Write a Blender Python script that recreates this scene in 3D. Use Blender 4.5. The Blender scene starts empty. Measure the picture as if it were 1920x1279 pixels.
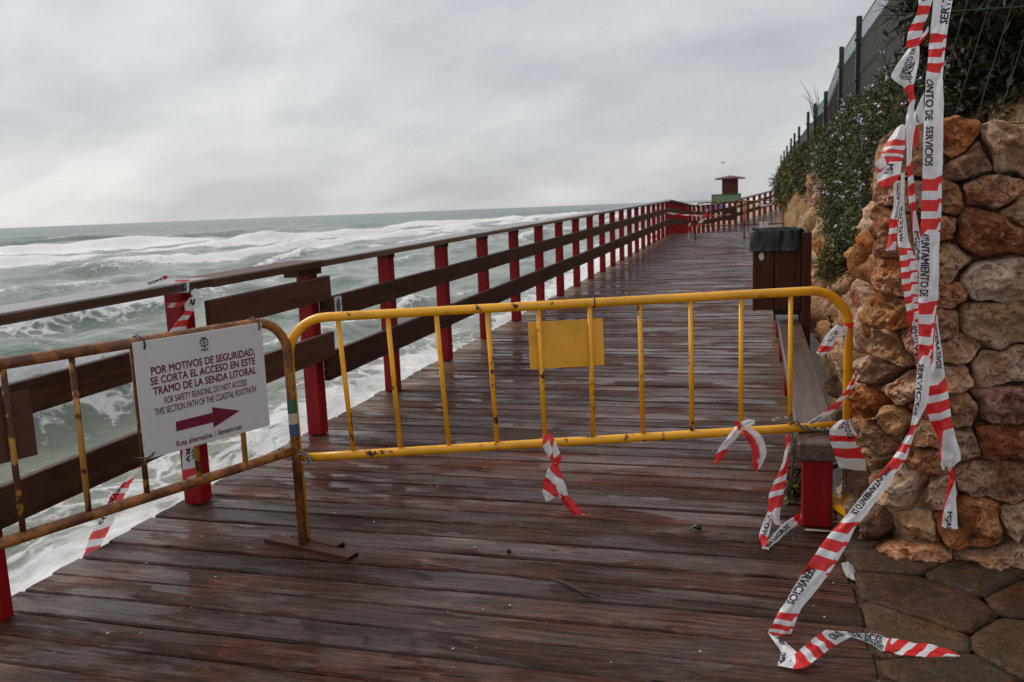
import bpy, bmesh, math, random
import numpy as np
from mathutils import Vector, Matrix, noise

random.seed(7)
rng = np.random.default_rng(7)
sc = bpy.context.scene
R = math.radians

# ------------------------------------------------------------------ camera
G = 0.01356                        # the boardwalk climbs 1.4 % away from the viewer
EYE = np.array([0.0, 0.0, 1.45])
FPX, PITCH, ROLL, YAW = 1607.15, 0.15443, 0.03974, 0.27892
_F = np.array([-math.sin(YAW)*math.cos(PITCH), math.cos(YAW)*math.cos(PITCH), -math.sin(PITCH)])
_R0 = np.array([math.cos(YAW), math.sin(YAW), 0.0])
_U0 = np.cross(_R0, _F)
_R = math.cos(ROLL)*_R0 - math.sin(ROLL)*_U0
_U = math.sin(ROLL)*_R0 + math.cos(ROLL)*_U0
cam = bpy.data.cameras.new('camera')
cam.sensor_width = 36.0
cam.lens = 36.0*FPX/1920.0
cam.clip_start = 0.05
cam.clip_end = 9000
cam.dof.use_dof = True
cam.dof.focus_distance = 3.45
cam.dof.aperture_fstop = 6.3
cam_ob = bpy.data.objects.new('camera', cam)
sc.collection.objects.link(cam_ob)
M = Matrix.Identity(4)
for i in range(3):
    M[i][0], M[i][1], M[i][2], M[i][3] = _R[i], _U[i], -_F[i], EYE[i]
cam_ob.matrix_world = M
sc.camera = cam_ob

# ------------------------------------------------------------------ world: overcast sky
SUN_EL, SUN_AZ = R(45), R(75)      # azimuth measured from +Y towards -X (over the sea)
SUN = Vector((-math.sin(SUN_AZ)*math.cos(SUN_EL), math.cos(SUN_AZ)*math.cos(SUN_EL), math.sin(SUN_EL)))
world = bpy.data.worlds.new('World'); sc.world = world
world.use_nodes = True
wn, wl = world.node_tree.nodes, world.node_tree.links
wn.clear()
def wnode(t, **k):
    n = wn.new(t)
    for a, b in k.items(): setattr(n, a, b)
    return n
def wmath(op, a, b=None, c=None):
    n = wnode('ShaderNodeMath', operation=op)
    for i, v in enumerate((a, b, c)):
        if v is None: continue
        if isinstance(v, (int, float)): n.inputs[i].default_value = v
        else: wl.new(v, n.inputs[i])
    return n.outputs[0]
sky = wnode('ShaderNodeTexSky', sky_type='NISHITA', sun_disc=False)
sky.sun_elevation = SUN_EL
sky.sun_rotation = -SUN_AZ
tc = wnode('ShaderNodeTexCoord')
sep = wnode('ShaderNodeSeparateXYZ'); wl.new(tc.outputs['Generated'], sep.inputs[0])
zc = wmath('ADD', wmath('MAXIMUM', sep.outputs['Z'], 0.0), 0.5)
px = wmath('DIVIDE', sep.outputs['X'], zc); py = wmath('DIVIDE', sep.outputs['Y'], zc)
comb = wnode('ShaderNodeCombineXYZ'); wl.new(px, comb.inputs[0]); wl.new(py, comb.inputs[1])
n1 = wnode('ShaderNodeTexNoise'); n1.inputs['Scale'].default_value = 2.5; n1.inputs['Detail'].default_value = 9
n1.inputs['Roughness'].default_value = 0.52; n1.inputs['Distortion'].default_value = 0.2
mp = wnode('ShaderNodeMapping'); mp.inputs['Location'].default_value = (3.1, 1.7, 0.0); mp.inputs['Rotation'].default_value = (0, 0, 0.3)
mp.inputs['Scale'].default_value = (0.85, 1.25, 1.0)
wl.new(comb.outputs[0], mp.inputs[0]); wl.new(mp.outputs[0], n1.inputs['Vector'])
ramp = wnode('ShaderNodeValToRGB')
ramp.color_ramp.elements[0].position = 0.36; ramp.color_ramp.elements[0].color = (3.50, 3.65, 3.95, 1)
ramp.color_ramp.elements[1].position = 0.66; ramp.color_ramp.elements[1].color = (5.40, 5.45, 5.58, 1)
wl.new(n1.outputs['Fac'], ramp.inputs[0])
# a soft brightening round the veiled sun
vd = wnode('ShaderNodeVectorMath', operation='DOT_PRODUCT')
nrm = wnode('ShaderNodeVectorMath', operation='NORMALIZE'); wl.new(tc.outputs['Generated'], nrm.inputs[0])
wl.new(nrm.outputs[0], vd.inputs[0])
gl = Vector((-math.sin(R(42))*math.cos(R(10)), math.cos(R(42))*math.cos(R(10)), math.sin(R(10))))
vd.inputs[1].default_value = gl
glow = wmath('POWER', wmath('MAXIMUM', vd.outputs['Value'], 0.0), 9.0)
gm = wmath('MULTIPLY', glow, 0.24)
g1 = wmath('MULTIPLY', wmath('ADD', gm, 0.80), wmath('ADD', 1.0, wmath('MULTIPLY', wmath('MAXIMUM', wmath('SUBTRACT', sep.outputs['Z'], 0.12), 0.0), 0.45)))  # also brightens the higher sky, mostly out of view, added to light the scene
sc1 = wnode('ShaderNodeVectorMath', operation='SCALE'); wl.new(ramp.outputs[0], sc1.inputs[0]); wl.new(g1, sc1.inputs['Scale'])
warm = wnode('ShaderNodeMix', data_type='RGBA', blend_type='MULTIPLY'); warm.inputs['B'].default_value = (1.0, 0.985, 0.94, 1)
wl.new(glow, warm.inputs['Factor']); wl.new(sc1.outputs[0], warm.inputs['A'])
mix = wnode('ShaderNodeMix', data_type='RGBA'); mix.inputs['Factor'].default_value = 0.93
wl.new(sky.outputs[0], mix.inputs['A']); wl.new(warm.outputs['Result'], mix.inputs['B'])
bg = wnode('ShaderNodeBackground'); bg.inputs['Strength'].default_value = 0.1
wl.new(mix.outputs['Result'], bg.inputs['Color'])
wo = wnode('ShaderNodeOutputWorld'); wl.new(bg.outputs[0], wo.inputs[0])

sun = bpy.data.lights.new('sun', 'SUN')
sun.energy = 1.4; sun.angle = R(25); sun.color = (1.0, 0.965, 0.91)
sun_ob = bpy.data.objects.new('sun', sun); sc.collection.objects.link(sun_ob)
sun_ob.rotation_euler = SUN.to_track_quat('Z', 'Y').to_euler()

sc.view_settings.view_transform = 'Standard'
sc.view_settings.look = 'None'
sc.view_settings.exposure = 0.6
sc.view_settings.gamma = 1.0
sc.view_settings.use_curve_mapping = False
sc.cycles.max_bounces = 6

# ------------------------------------------------------------------ survey helpers (photo measurements -> metres)
def ray(x, y): return _F + (x-960)/FPX*_R - (y-639.5)/FPX*_U
def at(x, y, Y):                   # point on the upright plane Y metres along the deck
    w = ray(x, y); return EYE + w*(Y/w[1])
def atx(x, y, X):
    w = ray(x, y); return EYE + w*(X/w[0])
def on_deck(x, y, z=0.0):          # point z metres above the boardwalk
    w = ray(x, y); return EYE + w*((1.45-z)/(G*w[1]-w[2]))
def D(y): return G*y               # height of the boardwalk

# ------------------------------------------------------------------ object helpers
COL = sc.collection
def link(o, parent=None):
    COL.objects.link(o)
    if parent is not None: o.parent = parent
    return o
def tag(o, label=None, cat=None, group=None, kind=None):
    if label: o['label'] = label
    if cat: o['category'] = cat
    if group: o['group'] = group
    if kind: o['kind'] = kind
    return o
def thing(name, label, cat, loc=(0, 0, 0), rz=0.0, group=None):
    o = bpy.data.objects.new(name, None); o.empty_display_size = 0.1
    o.location = loc; o.rotation_euler = (0, 0, rz)
    link(o); return tag(o, label, cat, group)
class MB:
    def __init__(s): s.v = []; s.f = []
    def add(s, vs, fs):
        b = len(s.v); s.v += [tuple(map(float, p)) for p in vs]; s.f += [tuple(i+b for i in q) for q in fs]
        return s
    def box(s, x0, x1, y0, y1, z0, z1):
        vs = [(x, y, z) for z in (z0, z1) for y in (y0, y1) for x in (x0, x1)]
        return s.add(vs, [(0, 2, 3, 1), (4, 5, 7, 6), (0, 1, 5, 4), (2, 6, 7, 3), (0, 4, 6, 2), (1, 3, 7, 5)])
    def tube(s, path, r, n=10, cap=True, closed=False):
        P = [Vector(p) for p in path]; m = len(P); rs = r if isinstance(r, (list, tuple)) else [r]*m
        vs = []; up = None
        for i in range(m):
            if closed: t = P[(i+1) % m]-P[i-1]
            else: t = P[min(i+1, m-1)]-P[max(i-1, 0)]
            t.normalize()
            if up is None:
                a = Vector((0, 0, 1)) if abs(t.z) < 0.9 else Vector((1, 0, 0))
                up = (a - t*a.dot(t)).normalized()
            else: up = (up - t*up.dot(t)).normalized()
            sd = t.cross(up)
            for k in range(n):
                a = 2*math.pi*k/n; vs.append(P[i] + (up*math.cos(a)+sd*math.sin(a))*rs[i])
        fs = []
        for i in range(m if closed else m-1):
            j = (i+1) % m
            for k in range(n):
                l = (k+1) % n; fs.append((i*n+k, i*n+l, j*n+l, j*n+k))
        if cap and not closed:
            fs.append(tuple(range(n-1, -1, -1))); fs.append(tuple((m-1)*n+k for k in range(n)))
        return s.add(vs, fs)
    def mesh(s, name, mat=None, smooth=False):
        me = bpy.data.meshes.new(name); me.from_pydata(s.v, [], s.f); me.update()
        if smooth: me.polygons.foreach_set('use_smooth', [True]*len(me.polygons))
        if mat: me.materials.append(mat)
        return me
    def build(s, name, mat, parent=None, smooth=False):
        return link(bpy.data.objects.new(name, s.mesh(name, mat, smooth)), parent)
def bevel_box(dx, dy, dz, w=0.006, seg=1, cuts=0):
    """chamfered block centred on the origin"""
    bm = bmesh.new(); bmesh.ops.create_cube(bm, size=1.0)
    bmesh.ops.scale(bm, vec=(dx, dy, dz), verts=bm.verts)
    bmesh.ops.bevel(bm, geom=list(bm.edges), offset=w, segments=seg, affect='EDGES', profile=0.5)
    return bm
def bm_mesh(bm, name, mat):
    me = bpy.data.meshes.new(name); bm.to_mesh(me); bm.free()
    if mat: me.materials.append(mat)
    return me
def block(name, x0, x1, y0, y1, z0, z1, mat, parent, w=0.006, slope=True):
    """chamfered block whose long side follows the slope of the deck"""
    bm = bevel_box(x1-x0, y1-y0, z1-z0, w)
    cx, cy, cz = (x0+x1)/2, (y0+y1)/2, (z0+z1)/2
    for v in bm.verts:
        v.co += Vector((cx, cy, cz))
        if slope: v.co.z += D(v.co.y)
        else: v.co.z += D(cy)
    return link(bpy.data.objects.new(name, bm_mesh(bm, name, mat)), parent)
def obj(name, me, parent=None, loc=(0, 0, 0), rot=(0, 0, 0), scale=(1, 1, 1)):
    o = bpy.data.objects.new(name, me); o.location = loc; o.rotation_euler = rot; o.scale = scale
    return link(o, parent)

# ------------------------------------------------------------------ material helpers
class NT:
    def __init__(s, name):
        s.m = bpy.data.materials.new(name); s.m.use_nodes = True
        s.n, s.l = s.m.node_tree.nodes, s.m.node_tree.links
        s.b = s.n['Principled BSDF']; s.out = s.n['Material Output']
    def put(s, node, i, v):
        sock = node.inputs[i]
        if hasattr(v, 'is_output'): s.l.new(v, sock)
        else:
            try: sock.default_value = v
            except (TypeError, ValueError): sock.default_value = (*v, 1.0) if len(v) == 3 else v
    def node(s, t, ins=None, out=0, **k):
        n = s.n.new(t)
        for a, b in k.items(): setattr(n, a, b)
        for i, v in (ins or {}).items(): s.put(n, i, v)
        return n.outputs[out]
    def math(s, op, a, b=0.0, c=0.0, clamp=False):
        return s.node('ShaderNodeMath', {0: a, 1: b, 2: c}, operation=op, use_clamp=clamp)
    def coord(s, kind='Object'): return s.node('ShaderNodeTexCoord', out=kind)
    def pos(s): return s.node('ShaderNodeNewGeometry', out='Position')
    def rand(s): return s.node('ShaderNodeObjectInfo', out='Random')
    def map(s, vec, scale=(1, 1, 1), loc=(0, 0, 0)):
        return s.node('ShaderNodeMapping', {'Vector': vec, 'Scale': scale, 'Location': loc})
    def offset(s, vec, k=37.0):
        r = s.rand(); c = s.node('ShaderNodeCombineXYZ', {0: s.math('MULTIPLY', r, k), 1: s.math('MULTIPLY', r, k*1.7), 2: s.math('MULTIPLY', r, k*0.6)})
        return s.node('ShaderNodeVectorMath', {0: vec, 1: c}, operation='ADD')
    def noise(s, vec, scale, detail=4, rough=0.55, dist=0.0, out='Fac'):
        return s.node('ShaderNodeTexNoise', {'Vector': vec, 'Scale': scale, 'Detail': detail, 'Roughness': rough, 'Distortion': dist}, out=out)
    def vor(s, vec, scale, feature='F1', out='Distance'):
        return s.node('ShaderNodeTexVoronoi', {'Vector': vec, 'Scale': scale}, out=out, feature=feature)
    def ramp(s, fac, stops, interp='LINEAR'):
        n = s.n.new('ShaderNodeValToRGB'); n.color_ramp.interpolation = interp
        e = n.color_ramp.elements
        while len(e) < len(stops): e.new(0.5)
        for el, (p, c) in zip(e, stops):
            el.position = p; el.color = (c, c, c, 1) if isinstance(c, (int, float)) else (*c, 1)
        s.put(n, 0, fac); return n.outputs[0]
    def step(s, v, a, b):
        return s.node('ShaderNodeMapRange', {'Value': v, 'From Min': a, 'From Max': b}, interpolation_type='SMOOTHSTEP')
    def mix(s, fac, a, b, blend='MIX'):
        return s._mix(fac, a, b, blend)
    def _mix(s, fac, a, b, blend):
        n = s.n.new('ShaderNodeMix'); n.data_type = 'RGBA'; n.blend_type = blend
        s.put(n, 0, fac); s.put(n, 6, a); s.put(n, 7, b)
        return n.outputs[2]
    def bump(s, h, strength=0.3, dist=0.01, normal=None):
        ins = {'Height': h, 'Strength': strength, 'Distance': dist}
        if normal is not None: ins['Normal'] = normal
        return s.node('ShaderNodeBump', ins)
    def set(s, **k):
        for a, v in k.items(): s.put(s.b, a.replace('_', ' '), v)
        return s.m

def plain(name, col, rough=0.5, spec=0.5, vary=0.12, metal=0.0, scale=18.0, bump=0.06):
    t = NT(name); p = t.offset(t.coord())
    n = t.noise(p, scale, 5, 0.6)
    c = t.mix(n, tuple(x*(1-vary*1.6) for x in col), tuple(min(1, x*(1+vary*1.6)) for x in col))
    t.set(Base_Color=c, Roughness=t.math('ADD', t.math('MULTIPLY', n, 0.2), rough-0.1), Metallic=metal,
          Normal=t.bump(n, bump, 0.004))
    t.b.inputs['Specular IOR Level'].default_value = spec
    return t.m

# wet, dark stained softwood decking
def deck_material():
    t = NT('wet_decking'); o = t.offset(t.coord(), 53.0); P = t.pos(); r = t.rand()
    warp = t.noise(t.map(o, (2.2, 6, 6)), 1.0, 4, 0.55, out='Color')
    ow = t.node('ShaderNodeVectorMath', {0: o, 1: t.node('ShaderNodeVectorMath', {0: warp, 'Scale': 0.06}, operation='SCALE')}, operation='ADD')
    kv = t.vor(t.map(o, (1.9, 8, 8)), 1.0); kn = t.step(kv, 0.15, 0.05); kring = t.step(kv, 0.42, 0.1)
    # grain bends round the knots
    ok = t.node('ShaderNodeVectorMath', {0: ow, 1: t.node('ShaderNodeCombineXYZ', {1: t.math('MULTIPLY', kring, 0.05)})}, operation='ADD')
    grain = t.noise(t.map(ok, (2.2, 60, 60)), 1.0, 7, 0.66)
    fine = t.noise(t.map(ok, (9, 260, 80)), 1.0, 5, 0.7)
    crack = t.noise(t.map(ow, (2.6, 58, 12)), 1.0, 3, 0.6)
    blot = t.noise(o, 3.2, 6, 0.68)
    gg = t.math('ADD', t.math('MULTIPLY', grain, 0.62), t.math('MULTIPLY', fine, 0.38))
    base = t.ramp(gg, [(0.36, (0.012, 0.0045, 0.003)), (0.45, (0.044, 0.0175, 0.0115)), (0.53, (0.082, 0.034, 0.0225)), (0.64, (0.165, 0.08, 0.056))])
    red = t.ramp(gg, [(0.36, (0.024, 0.0065, 0.0035)), (0.48, (0.088, 0.027, 0.0135)), (0.62, (0.21, 0.075, 0.038))])
    tone = t.math('ADD', t.step(blot, 0.5, 0.7), t.math('MULTIPLY', t.math('SUBTRACT', r, 0.45), 0.5), clamp=True)
    c = t.mix(tone, base, red)
    hv = t.node('ShaderNodeHueSaturation', {'Hue': 0.5, 'Saturation': t.math('ADD', t.math('MULTIPLY', r, 0.3), 0.85), 'Value': t.math('ADD', t.math('MULTIPLY', t.math('FRACT', t.math('MULTIPLY', r, 9.1)), 0.55), 0.72), 'Fac': 1.0, 'Color': c})
    stain = t.step(t.noise(t.map(P, (1.0, 3.0, 1)), 2.0, 5, 0.65), 0.5, 0.72)
    hv = t.mix(t.math('MULTIPLY', stain, 0.55), hv, (0.022, 0.011, 0.009))
    ck = t.step(crack, 0.36, 0.31)
    hv = t.mix(ck, hv, (0.006, 0.003, 0.002))
    hv = t.mix(t.math('MULTIPLY', kn, 0.85), hv, (0.010, 0.005, 0.003))
    sx = t.node('ShaderNodeSeparateXYZ', {0: P}, out=0); sy = t.node('ShaderNodeSeparateXYZ', {0: P}, out=1)
    edge = t.math('MULTIPLY', t.math('MAXIMUM', t.step(sx, -2.40, -2.75), t.step(sx, -0.1, 0.34)), t.step(sy, 4.4, 6.0))
    edge = t.math('MULTIPLY', edge, t.step(t.noise(P, 3.0, 5, 0.65), 0.34, 0.62))
    hv = t.mix(t.math('MULTIPLY', edge, 0.7), hv, (0.24, 0.165, 0.095))
    hv = t.node('ShaderNodeVectorMath', {0: t.mix(1.0, hv, (1.06, 0.97, 0.90), 'MULTIPLY'), 'Scale': 0.92}, operation='SCALE')
    # rain film and puddles
    wet = t.noise(t.map(P, (0.9, 3.4, 1)), 1.4, 6, 0.66, 0.5)
    film = t.step(wet, 0.45, 0.56)
    spots = None                    # known puddles: x, y, half length, half width
    for qx, qy, la, lb in ((-1.98, 2.66, 0.26, 0.045), (-1.55, 2.55, 0.20, 0.05), (-2.2, 2.50, 0.16, 0.04), (-1.95, 3.05, 0.3, 0.05), (-1.9, 3.9, 0.3, 0.12), (-0.95, 2.72, 0.35, 0.05)):
        e2 = t.math('ADD', t.math('POWER', t.math('DIVIDE', t.math('SUBTRACT', sx, qx), la), 2.0), t.math('POWER', t.math('DIVIDE', t.math('SUBTRACT', sy, qy), lb), 2.0))
        g_ = t.math('MULTIPLY', t.step(e2, 1.8, 0.0), 0.17)
        spots = g_ if spots is None else t.math('MAXIMUM', spots, g_)
    pud = t.step(t.math('ADD', spots, t.math('ADD', t.noise(t.map(P, (1.0, 3.2, 1)), 1.3, 5, 0.6), t.math('MULTIPLY', fine, 0.05))), 0.575, 0.60)
    h = t.math('ADD', t.math('MULTIPLY', grain, 0.8), t.math('ADD', t.math('MULTIPLY', fine, 0.5), t.math('MULTIPLY', ck, -0.9)))
    h = t.math('ADD', h, t.math('MULTIPLY', kn, -0.4))
    calm = t.math('SUBTRACT', 1.0, t.math('MULTIPLY', pud, 0.96))
    nb = t.bump(h, t.math('MULTIPLY', calm, 1.0), 0.010)
    cb = t.bump(h, t.math('MULTIPLY', t.math('SUBTRACT', 1.0, t.math('MULTIPLY', film, 0.35)), t.math('MULTIPLY', calm, 0.9)), 0.008)
    t.set(Base_Color=hv, Roughness=t.math('SUBTRACT', 0.6, t.math('MULTIPLY', film, 0.15)), Normal=nb,
          Coat_Weight=t.math('ADD', t.math('MULTIPLY', t.math('MAXIMUM', film, pud), 0.56), 0.15),
          Coat_Roughness=t.math('SUBTRACT', 0.24, t.math('ADD', t.math('MULTIPLY', film, 0.09), t.math('MULTIPLY', pud, 0.11))), Coat_Normal=cb)
    t.b.inputs['Coat IOR'].default_value = 1.33
    t.b.inputs['Specular IOR Level'].default_value = 0.07
    return t.m

def board_material(name, c0, c1, c2, axis=1, rough=0.5, coat=0.05, lime=0.0):
    t = NT(name); o = t.offset(t.coord(), 41.0)
    s = [30, 30, 30]; s[axis] = 0.8
    w = t.noise(o, 3.0, 3, 0.5, out='Color')
    ow = t.node('ShaderNodeVectorMath', {0: o, 1: t.node('ShaderNodeVectorMath', {0: w, 'Scale': 0.03}, operation='SCALE')}, operation='ADD')
    g = t.noise(t.map(ow, s), 1.3, 5, 0.6); b = t.noise(o, 4.0, 4, 0.6)
    c = t.ramp(g, [(0.3, c0), (0.52, c1), (0.78, c2)])
    c = t.mix(t.math('MULTIPLY', t.step(b, 0.45, 0.75), 0.55), c, c2)
    if lime:
        sp = t.step(t.noise(o, 26.0, 4, 0.7), 0.66, 0.74)
        c = t.mix(t.math('MULTIPLY', sp, lime), c, (0.5, 0.47, 0.44))
    t.set(Base_Color=c, Roughness=t.math('ADD', t.math('MULTIPLY', b, 0.25), rough-0.1), Normal=t.bump(g, 0.3, 0.004),
          Coat_Weight=coat, Coat_Roughness=0.3)
    t.b.inputs['Specular IOR Level'].default_value = 0.16
    return t.m

def paint_material(name, col, chip_col, chips=0.5, under=None, rough=0.38):
    """enamel on steel tube, chipped to rust"""
    t = NT(name); o = t.offset(t.coord(), 29.0)
    n = t.noise(o, 11.0, 5, 0.62); n2 = t.noise(t.map(o, (1, 1, 0.6)), 30.0, 4, 0.7); big = t.noise(o, 3.0, 3, 0.5)
    m = t.math('ADD', t.math('MULTIPLY', n, 0.72), t.math('MULTIPLY', n2, 0.28))
    m = t.math('ADD', m, t.math('MULTIPLY', t.math('SUBTRACT', big, 0.5), 0.22))
    chip = t.step(m, 1-chips, 1-chips+0.018)
    halo = t.step(m, 1-chips-0.05, 1-chips+0.01)
    grime = t.noise(o, 5.0, 5, 0.65)
    c = t.mix(t.step(grime, 0.42, 0.8), col, tuple(x*0.68 for x in col))
    c = t.mix(t.math('MULTIPLY', halo, 0.5), c, under or tuple(x*0.5 for x in col))
    rust = t.ramp(n2, [(0.3, tuple(x*0.55 for x in chip_col)), (0.7, chip_col)])
    c = t.mix(chip, c, rust)
    t.set(Base_Color=c, Roughness=t.math('ADD', rough, t.math('MULTIPLY', chip, 0.35)),
          Normal=t.bump(t.math('ADD', t.math('MULTIPLY', chip, -1.0), t.math('MULTIPLY', n2, 0.25)), 0.5, 0.0012),
          Coat_Weight=t.math('MULTIPLY', t.math('SUBTRACT', 1.0, chip), 0.25), Coat_Roughness=0.12)
    return t.m

def rust_material():
    t = NT('rusted_tube'); o = t.offset(t.coord(), 23.0)
    n = t.noise(o, 9.0, 6, 0.68); n2 = t.noise(o, 46.0, 5, 0.7); n3 = t.noise(t.map(o, (1, 1, 1)), 3.2, 3, 0.5)
    c = t.ramp(n, [(0.25, (0.04, 0.012, 0.006)), (0.44, (0.14, 0.042, 0.012)), (0.56, (0.32, 0.115, 0.022)), (0.72, (0.42, 0.19, 0.035))])
    c = t.mix(t.math('MULTIPLY', t.step(n2, 0.5, 0.62), 0.85), c, (0.075, 0.022, 0.009))
    c = t.mix(t.math('MULTIPLY', t.step(n3, 0.5, 0.64), 0.45), c, (0.24, 0.115, 0.075))
    t.set(Base_Color=c, Roughness=t.math('ADD', t.math('MULTIPLY', n2, 0.3), 0.4), Normal=t.bump(n2, 0.6, 0.002))
    return t.m

def stone_material(name, a, b, c_, wet=0.15, dark=1.0, moss=0.0, stain=0.45, rough_bump=1.0, rv=0.5):
    t = NT(name); o = t.offset(t.coord(), 17.0); r = t.rand()
    n = t.noise(o, 4.0, 8, 0.66, 0.5); f = t.noise(o, 30.0, 8, 0.72); g = t.noise(o, 95.0, 5, 0.75); m = t.noise(o, 9.0, 7, 0.66, 0.3)
    ow = t.node('ShaderNodeVectorMath', {0: o, 1: t.node('ShaderNodeVectorMath', {0: t.noise(o, 16.0, 4, 0.6, out='Color'), 'Scale': 0.10}, operation='SCALE')}, operation='ADD')
    pit = t.vor(ow, 55.0); pit2 = t.vor(ow, 22.0)
    k = t.math('ADD', t.math('ADD', t.math('MULTIPLY', n, 0.75), t.math('MULTIPLY', f, 0.25)), t.math('MULTIPLY', t.math('SUBTRACT', r, 0.5), 0.22))
    c = t.ramp(k, [(0.36, a), (0.5, b), (0.64, c_)])
    c = t.mix(t.math('MULTIPLY', t.step(m, 0.47, 0.62), stain), c, (0.44, 0.135, 0.045))
    c = t.mix(t.math('MULTIPLY', t.step(f, 0.52, 0.68), 0.5), c, tuple(min(1, x*1.35+0.03) for x in c_))
    c = t.mix(t.math('MULTIPLY', t.step(g, 0.5, 0.34), 0.55), c, tuple(x*0.4 for x in a))
    pm = t.math('MULTIPLY', t.step(pit, 0.34, 0.14), t.step(m, 0.40, 0.56)); pm2 = t.math('MULTIPLY', t.step(pit2, 0.30, 0.12), t.step(n, 0.46, 0.58))
    pm = t.math('MAXIMUM', pm, pm2)
    c = t.mix(t.math('MULTIPLY', pm, 0.6), c, tuple(x*0.35 for x in a))
    if moss:
        z = t.noise(o, 5.0, 6, 0.66)
        c = t.mix(t.math('MULTIPLY', t.step(z, 0.54, 0.68), moss), c, (0.085, 0.09, 0.025))
    hv = t.node('ShaderNodeHueSaturation', {'Hue': t.math('ADD', t.math('MULTIPLY', r, 0.016), 0.491), 'Saturation': t.math('ADD', t.math('MULTIPLY', t.math('FRACT', t.math('MULTIPLY', r, 7.3)), 0.3), 0.84), 'Value': t.math('MULTIPLY', t.math('ADD', t.math('MULTIPLY', t.math('FRACT', t.math('MULTIPLY', r, 13.7)), rv), 0.99-rv/2), dark), 'Fac': 1.0, 'Color': c})
    h = t.math('ADD', t.math('ADD', t.math('MULTIPLY', m, 0.9), t.math('MULTIPLY', f, 0.55)), t.math('ADD', t.math('MULTIPLY', g, 0.22), t.math('MULTIPLY', pm, -0.5)))
    t.b.inputs['Specular IOR Level'].default_value = 0.25
    t.set(Base_Color=hv, Roughness=t.math('SUBTRACT', 0.9, t.math('MULTIPLY', t.step(m, 0.3, 0.7), wet*1.6)), Normal=t.bump(h, 1.0, 0.030*rough_bump))
    return t.m

def water_material():
    t = NT('sea_water'); P = t.pos()
    fo = t.node('ShaderNodeAttribute', attribute_name='foam', out='Fac')
    sh = t.node('ShaderNodeAttribute', attribute_name='shoal', out='Fac')
    ds = t.node('ShaderNodeAttribute', attribute_name='far', out='Fac')
    # fine ripples, coarser with distance
    r1 = t.noise(t.map(P, (1.0, 0.55, 1.0)), 3.2, 5, 0.62); r2 = t.noise(t.map(P, (1.0, 0.5, 1.0)), 0.55, 5, 0.6); r3 = t.noise(t.map(P, (1.0, 0.4, 1.0)), 0.09, 5, 0.62)
    h = t.math('ADD', t.math('MULTIPLY', r1, 0.20), t.math('ADD', t.math('MULTIPLY', r2, 0.55), t.math('MULTIPLY', t.math('MULTIPLY', r3, ds), 2.6)))
    # foam: lacy near, streaky
    w = t.noise(P, 0.9, 3, 0.5, out='Color')
    Pw = t.node('ShaderNodeVectorMath', {0: P, 1: t.node('ShaderNodeVectorMath', {0: w, 'Scale': 1.1}, operation='SCALE')}, operation='ADD')
    Pl = t.map(Pw, (1.0, 0.42, 1.0))
    f1 = t.noise(Pl, 0.9, 12, 0.74, 0.4); f2 = t.noise(Pl, 5.5, 10, 0.76, 0.5)
    lace = t.math('SUBTRACT', 1.0, t.vor(t.map(Pw, (1.0, 0.6, 1.0)), 2.6, 'DISTANCE_TO_EDGE'))
    nn = t.math('ADD', t.math('ADD', t.math('MULTIPLY', f1, 0.52), t.math('MULTIPLY', f2, 0.34)), t.math('MULTIPLY', t.math('POWER', lace, 5.0), 0.14))
    rad = t.node('ShaderNodeVectorMath', {0: P}, out='Value', operation='LENGTH')
    f0 = t.noise(t.map(P, (1.0, 0.24, 1.0)), 0.30, 13, 0.76, 0.25)
    mid = t.step(rad, 18.0, 70.0)
    nn = t.math('ADD', t.math('MULTIPLY', nn, t.math('SUBTRACT', 1.0, t.math('MULTIPLY', mid, 0.62))), t.math('MULTIPLY', t.math('MULTIPLY', mid, 0.62), t.math('ADD', t.math('MULTIPLY', t.math('SUBTRACT', f0, 0.5), 1.15), 0.5)))
    thr = t.math('SUBTRACT', 0.78, t.math('MULTIPLY', fo, 0.58))
    foam = t.node('ShaderNodeMapRange', {'Value': t.math('SUBTRACT', nn, thr), 'From Min': -0.04, 'From Max': 0.075}, interpolation_type='SMOOTHSTEP')
    # scattered whitecaps far out
    wc = t.math('ADD', t.math('MULTIPLY', t.noise(t.map(P, (0.5, 0.16, 1)), 0.42, 6, 0.7), 0.62), t.math('MULTIPLY', t.noise(t.map(P, (1, 0.4, 1)), 0.035, 3, 0.5), 0.38))
    cap = t.math('MULTIPLY', t.step(wc, 0.605, 0.65), t.step(ds, 0.12, 0.4))
    foam = t.math('MAXIMUM', foam, t.math('MULTIPLY', cap, 0.85))
    deep = t.mix(ds, (0.15, 0.185, 0.145), (0.062, 0.098, 0.09))
    deep = t.mix(sh, deep, (0.205, 0.195, 0.15))
    tone = t.noise(t.map(P, (1, 0.3, 1)), 0.16, 5, 0.6)
    deep = t.mix(t.math('MULTIPLY', t.step(tone, 0.45, 0.7), 0.5), deep, t.mix(ds, (0.185, 0.21, 0.165), (0.085, 0.125, 0.11)))
    sand = t.mix(t.step(f2, 0.35, 0.7), (0.62, 0.61, 0.57), (0.86, 0.86, 0.85))
    c = t.mix(foam, deep, sand)
    fh = t.math('MULTIPLY', foam, t.math('ADD', 0.12, t.math('MULTIPLY', f2, 0.25)))
    t.set(Base_Color=c, Roughness=t.math('ADD', t.math('ADD', 0.09, t.math('MULTIPLY', ds, 0.16)), t.math('MULTIPLY', foam, 0.6)),
          Normal=t.bump(t.math('ADD', t.math('MULTIPLY', h, t.math('SUBTRACT', 1.0, t.math('MULTIPLY', foam, 0.6))), t.math('MULTIPLY', fh, 0.8)), 0.85, 0.42))
    t.b.inputs['IOR'].default_value = 1.33
    t.b.inputs['Specular IOR Level'].default_value = 0.42
    return t.m

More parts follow.
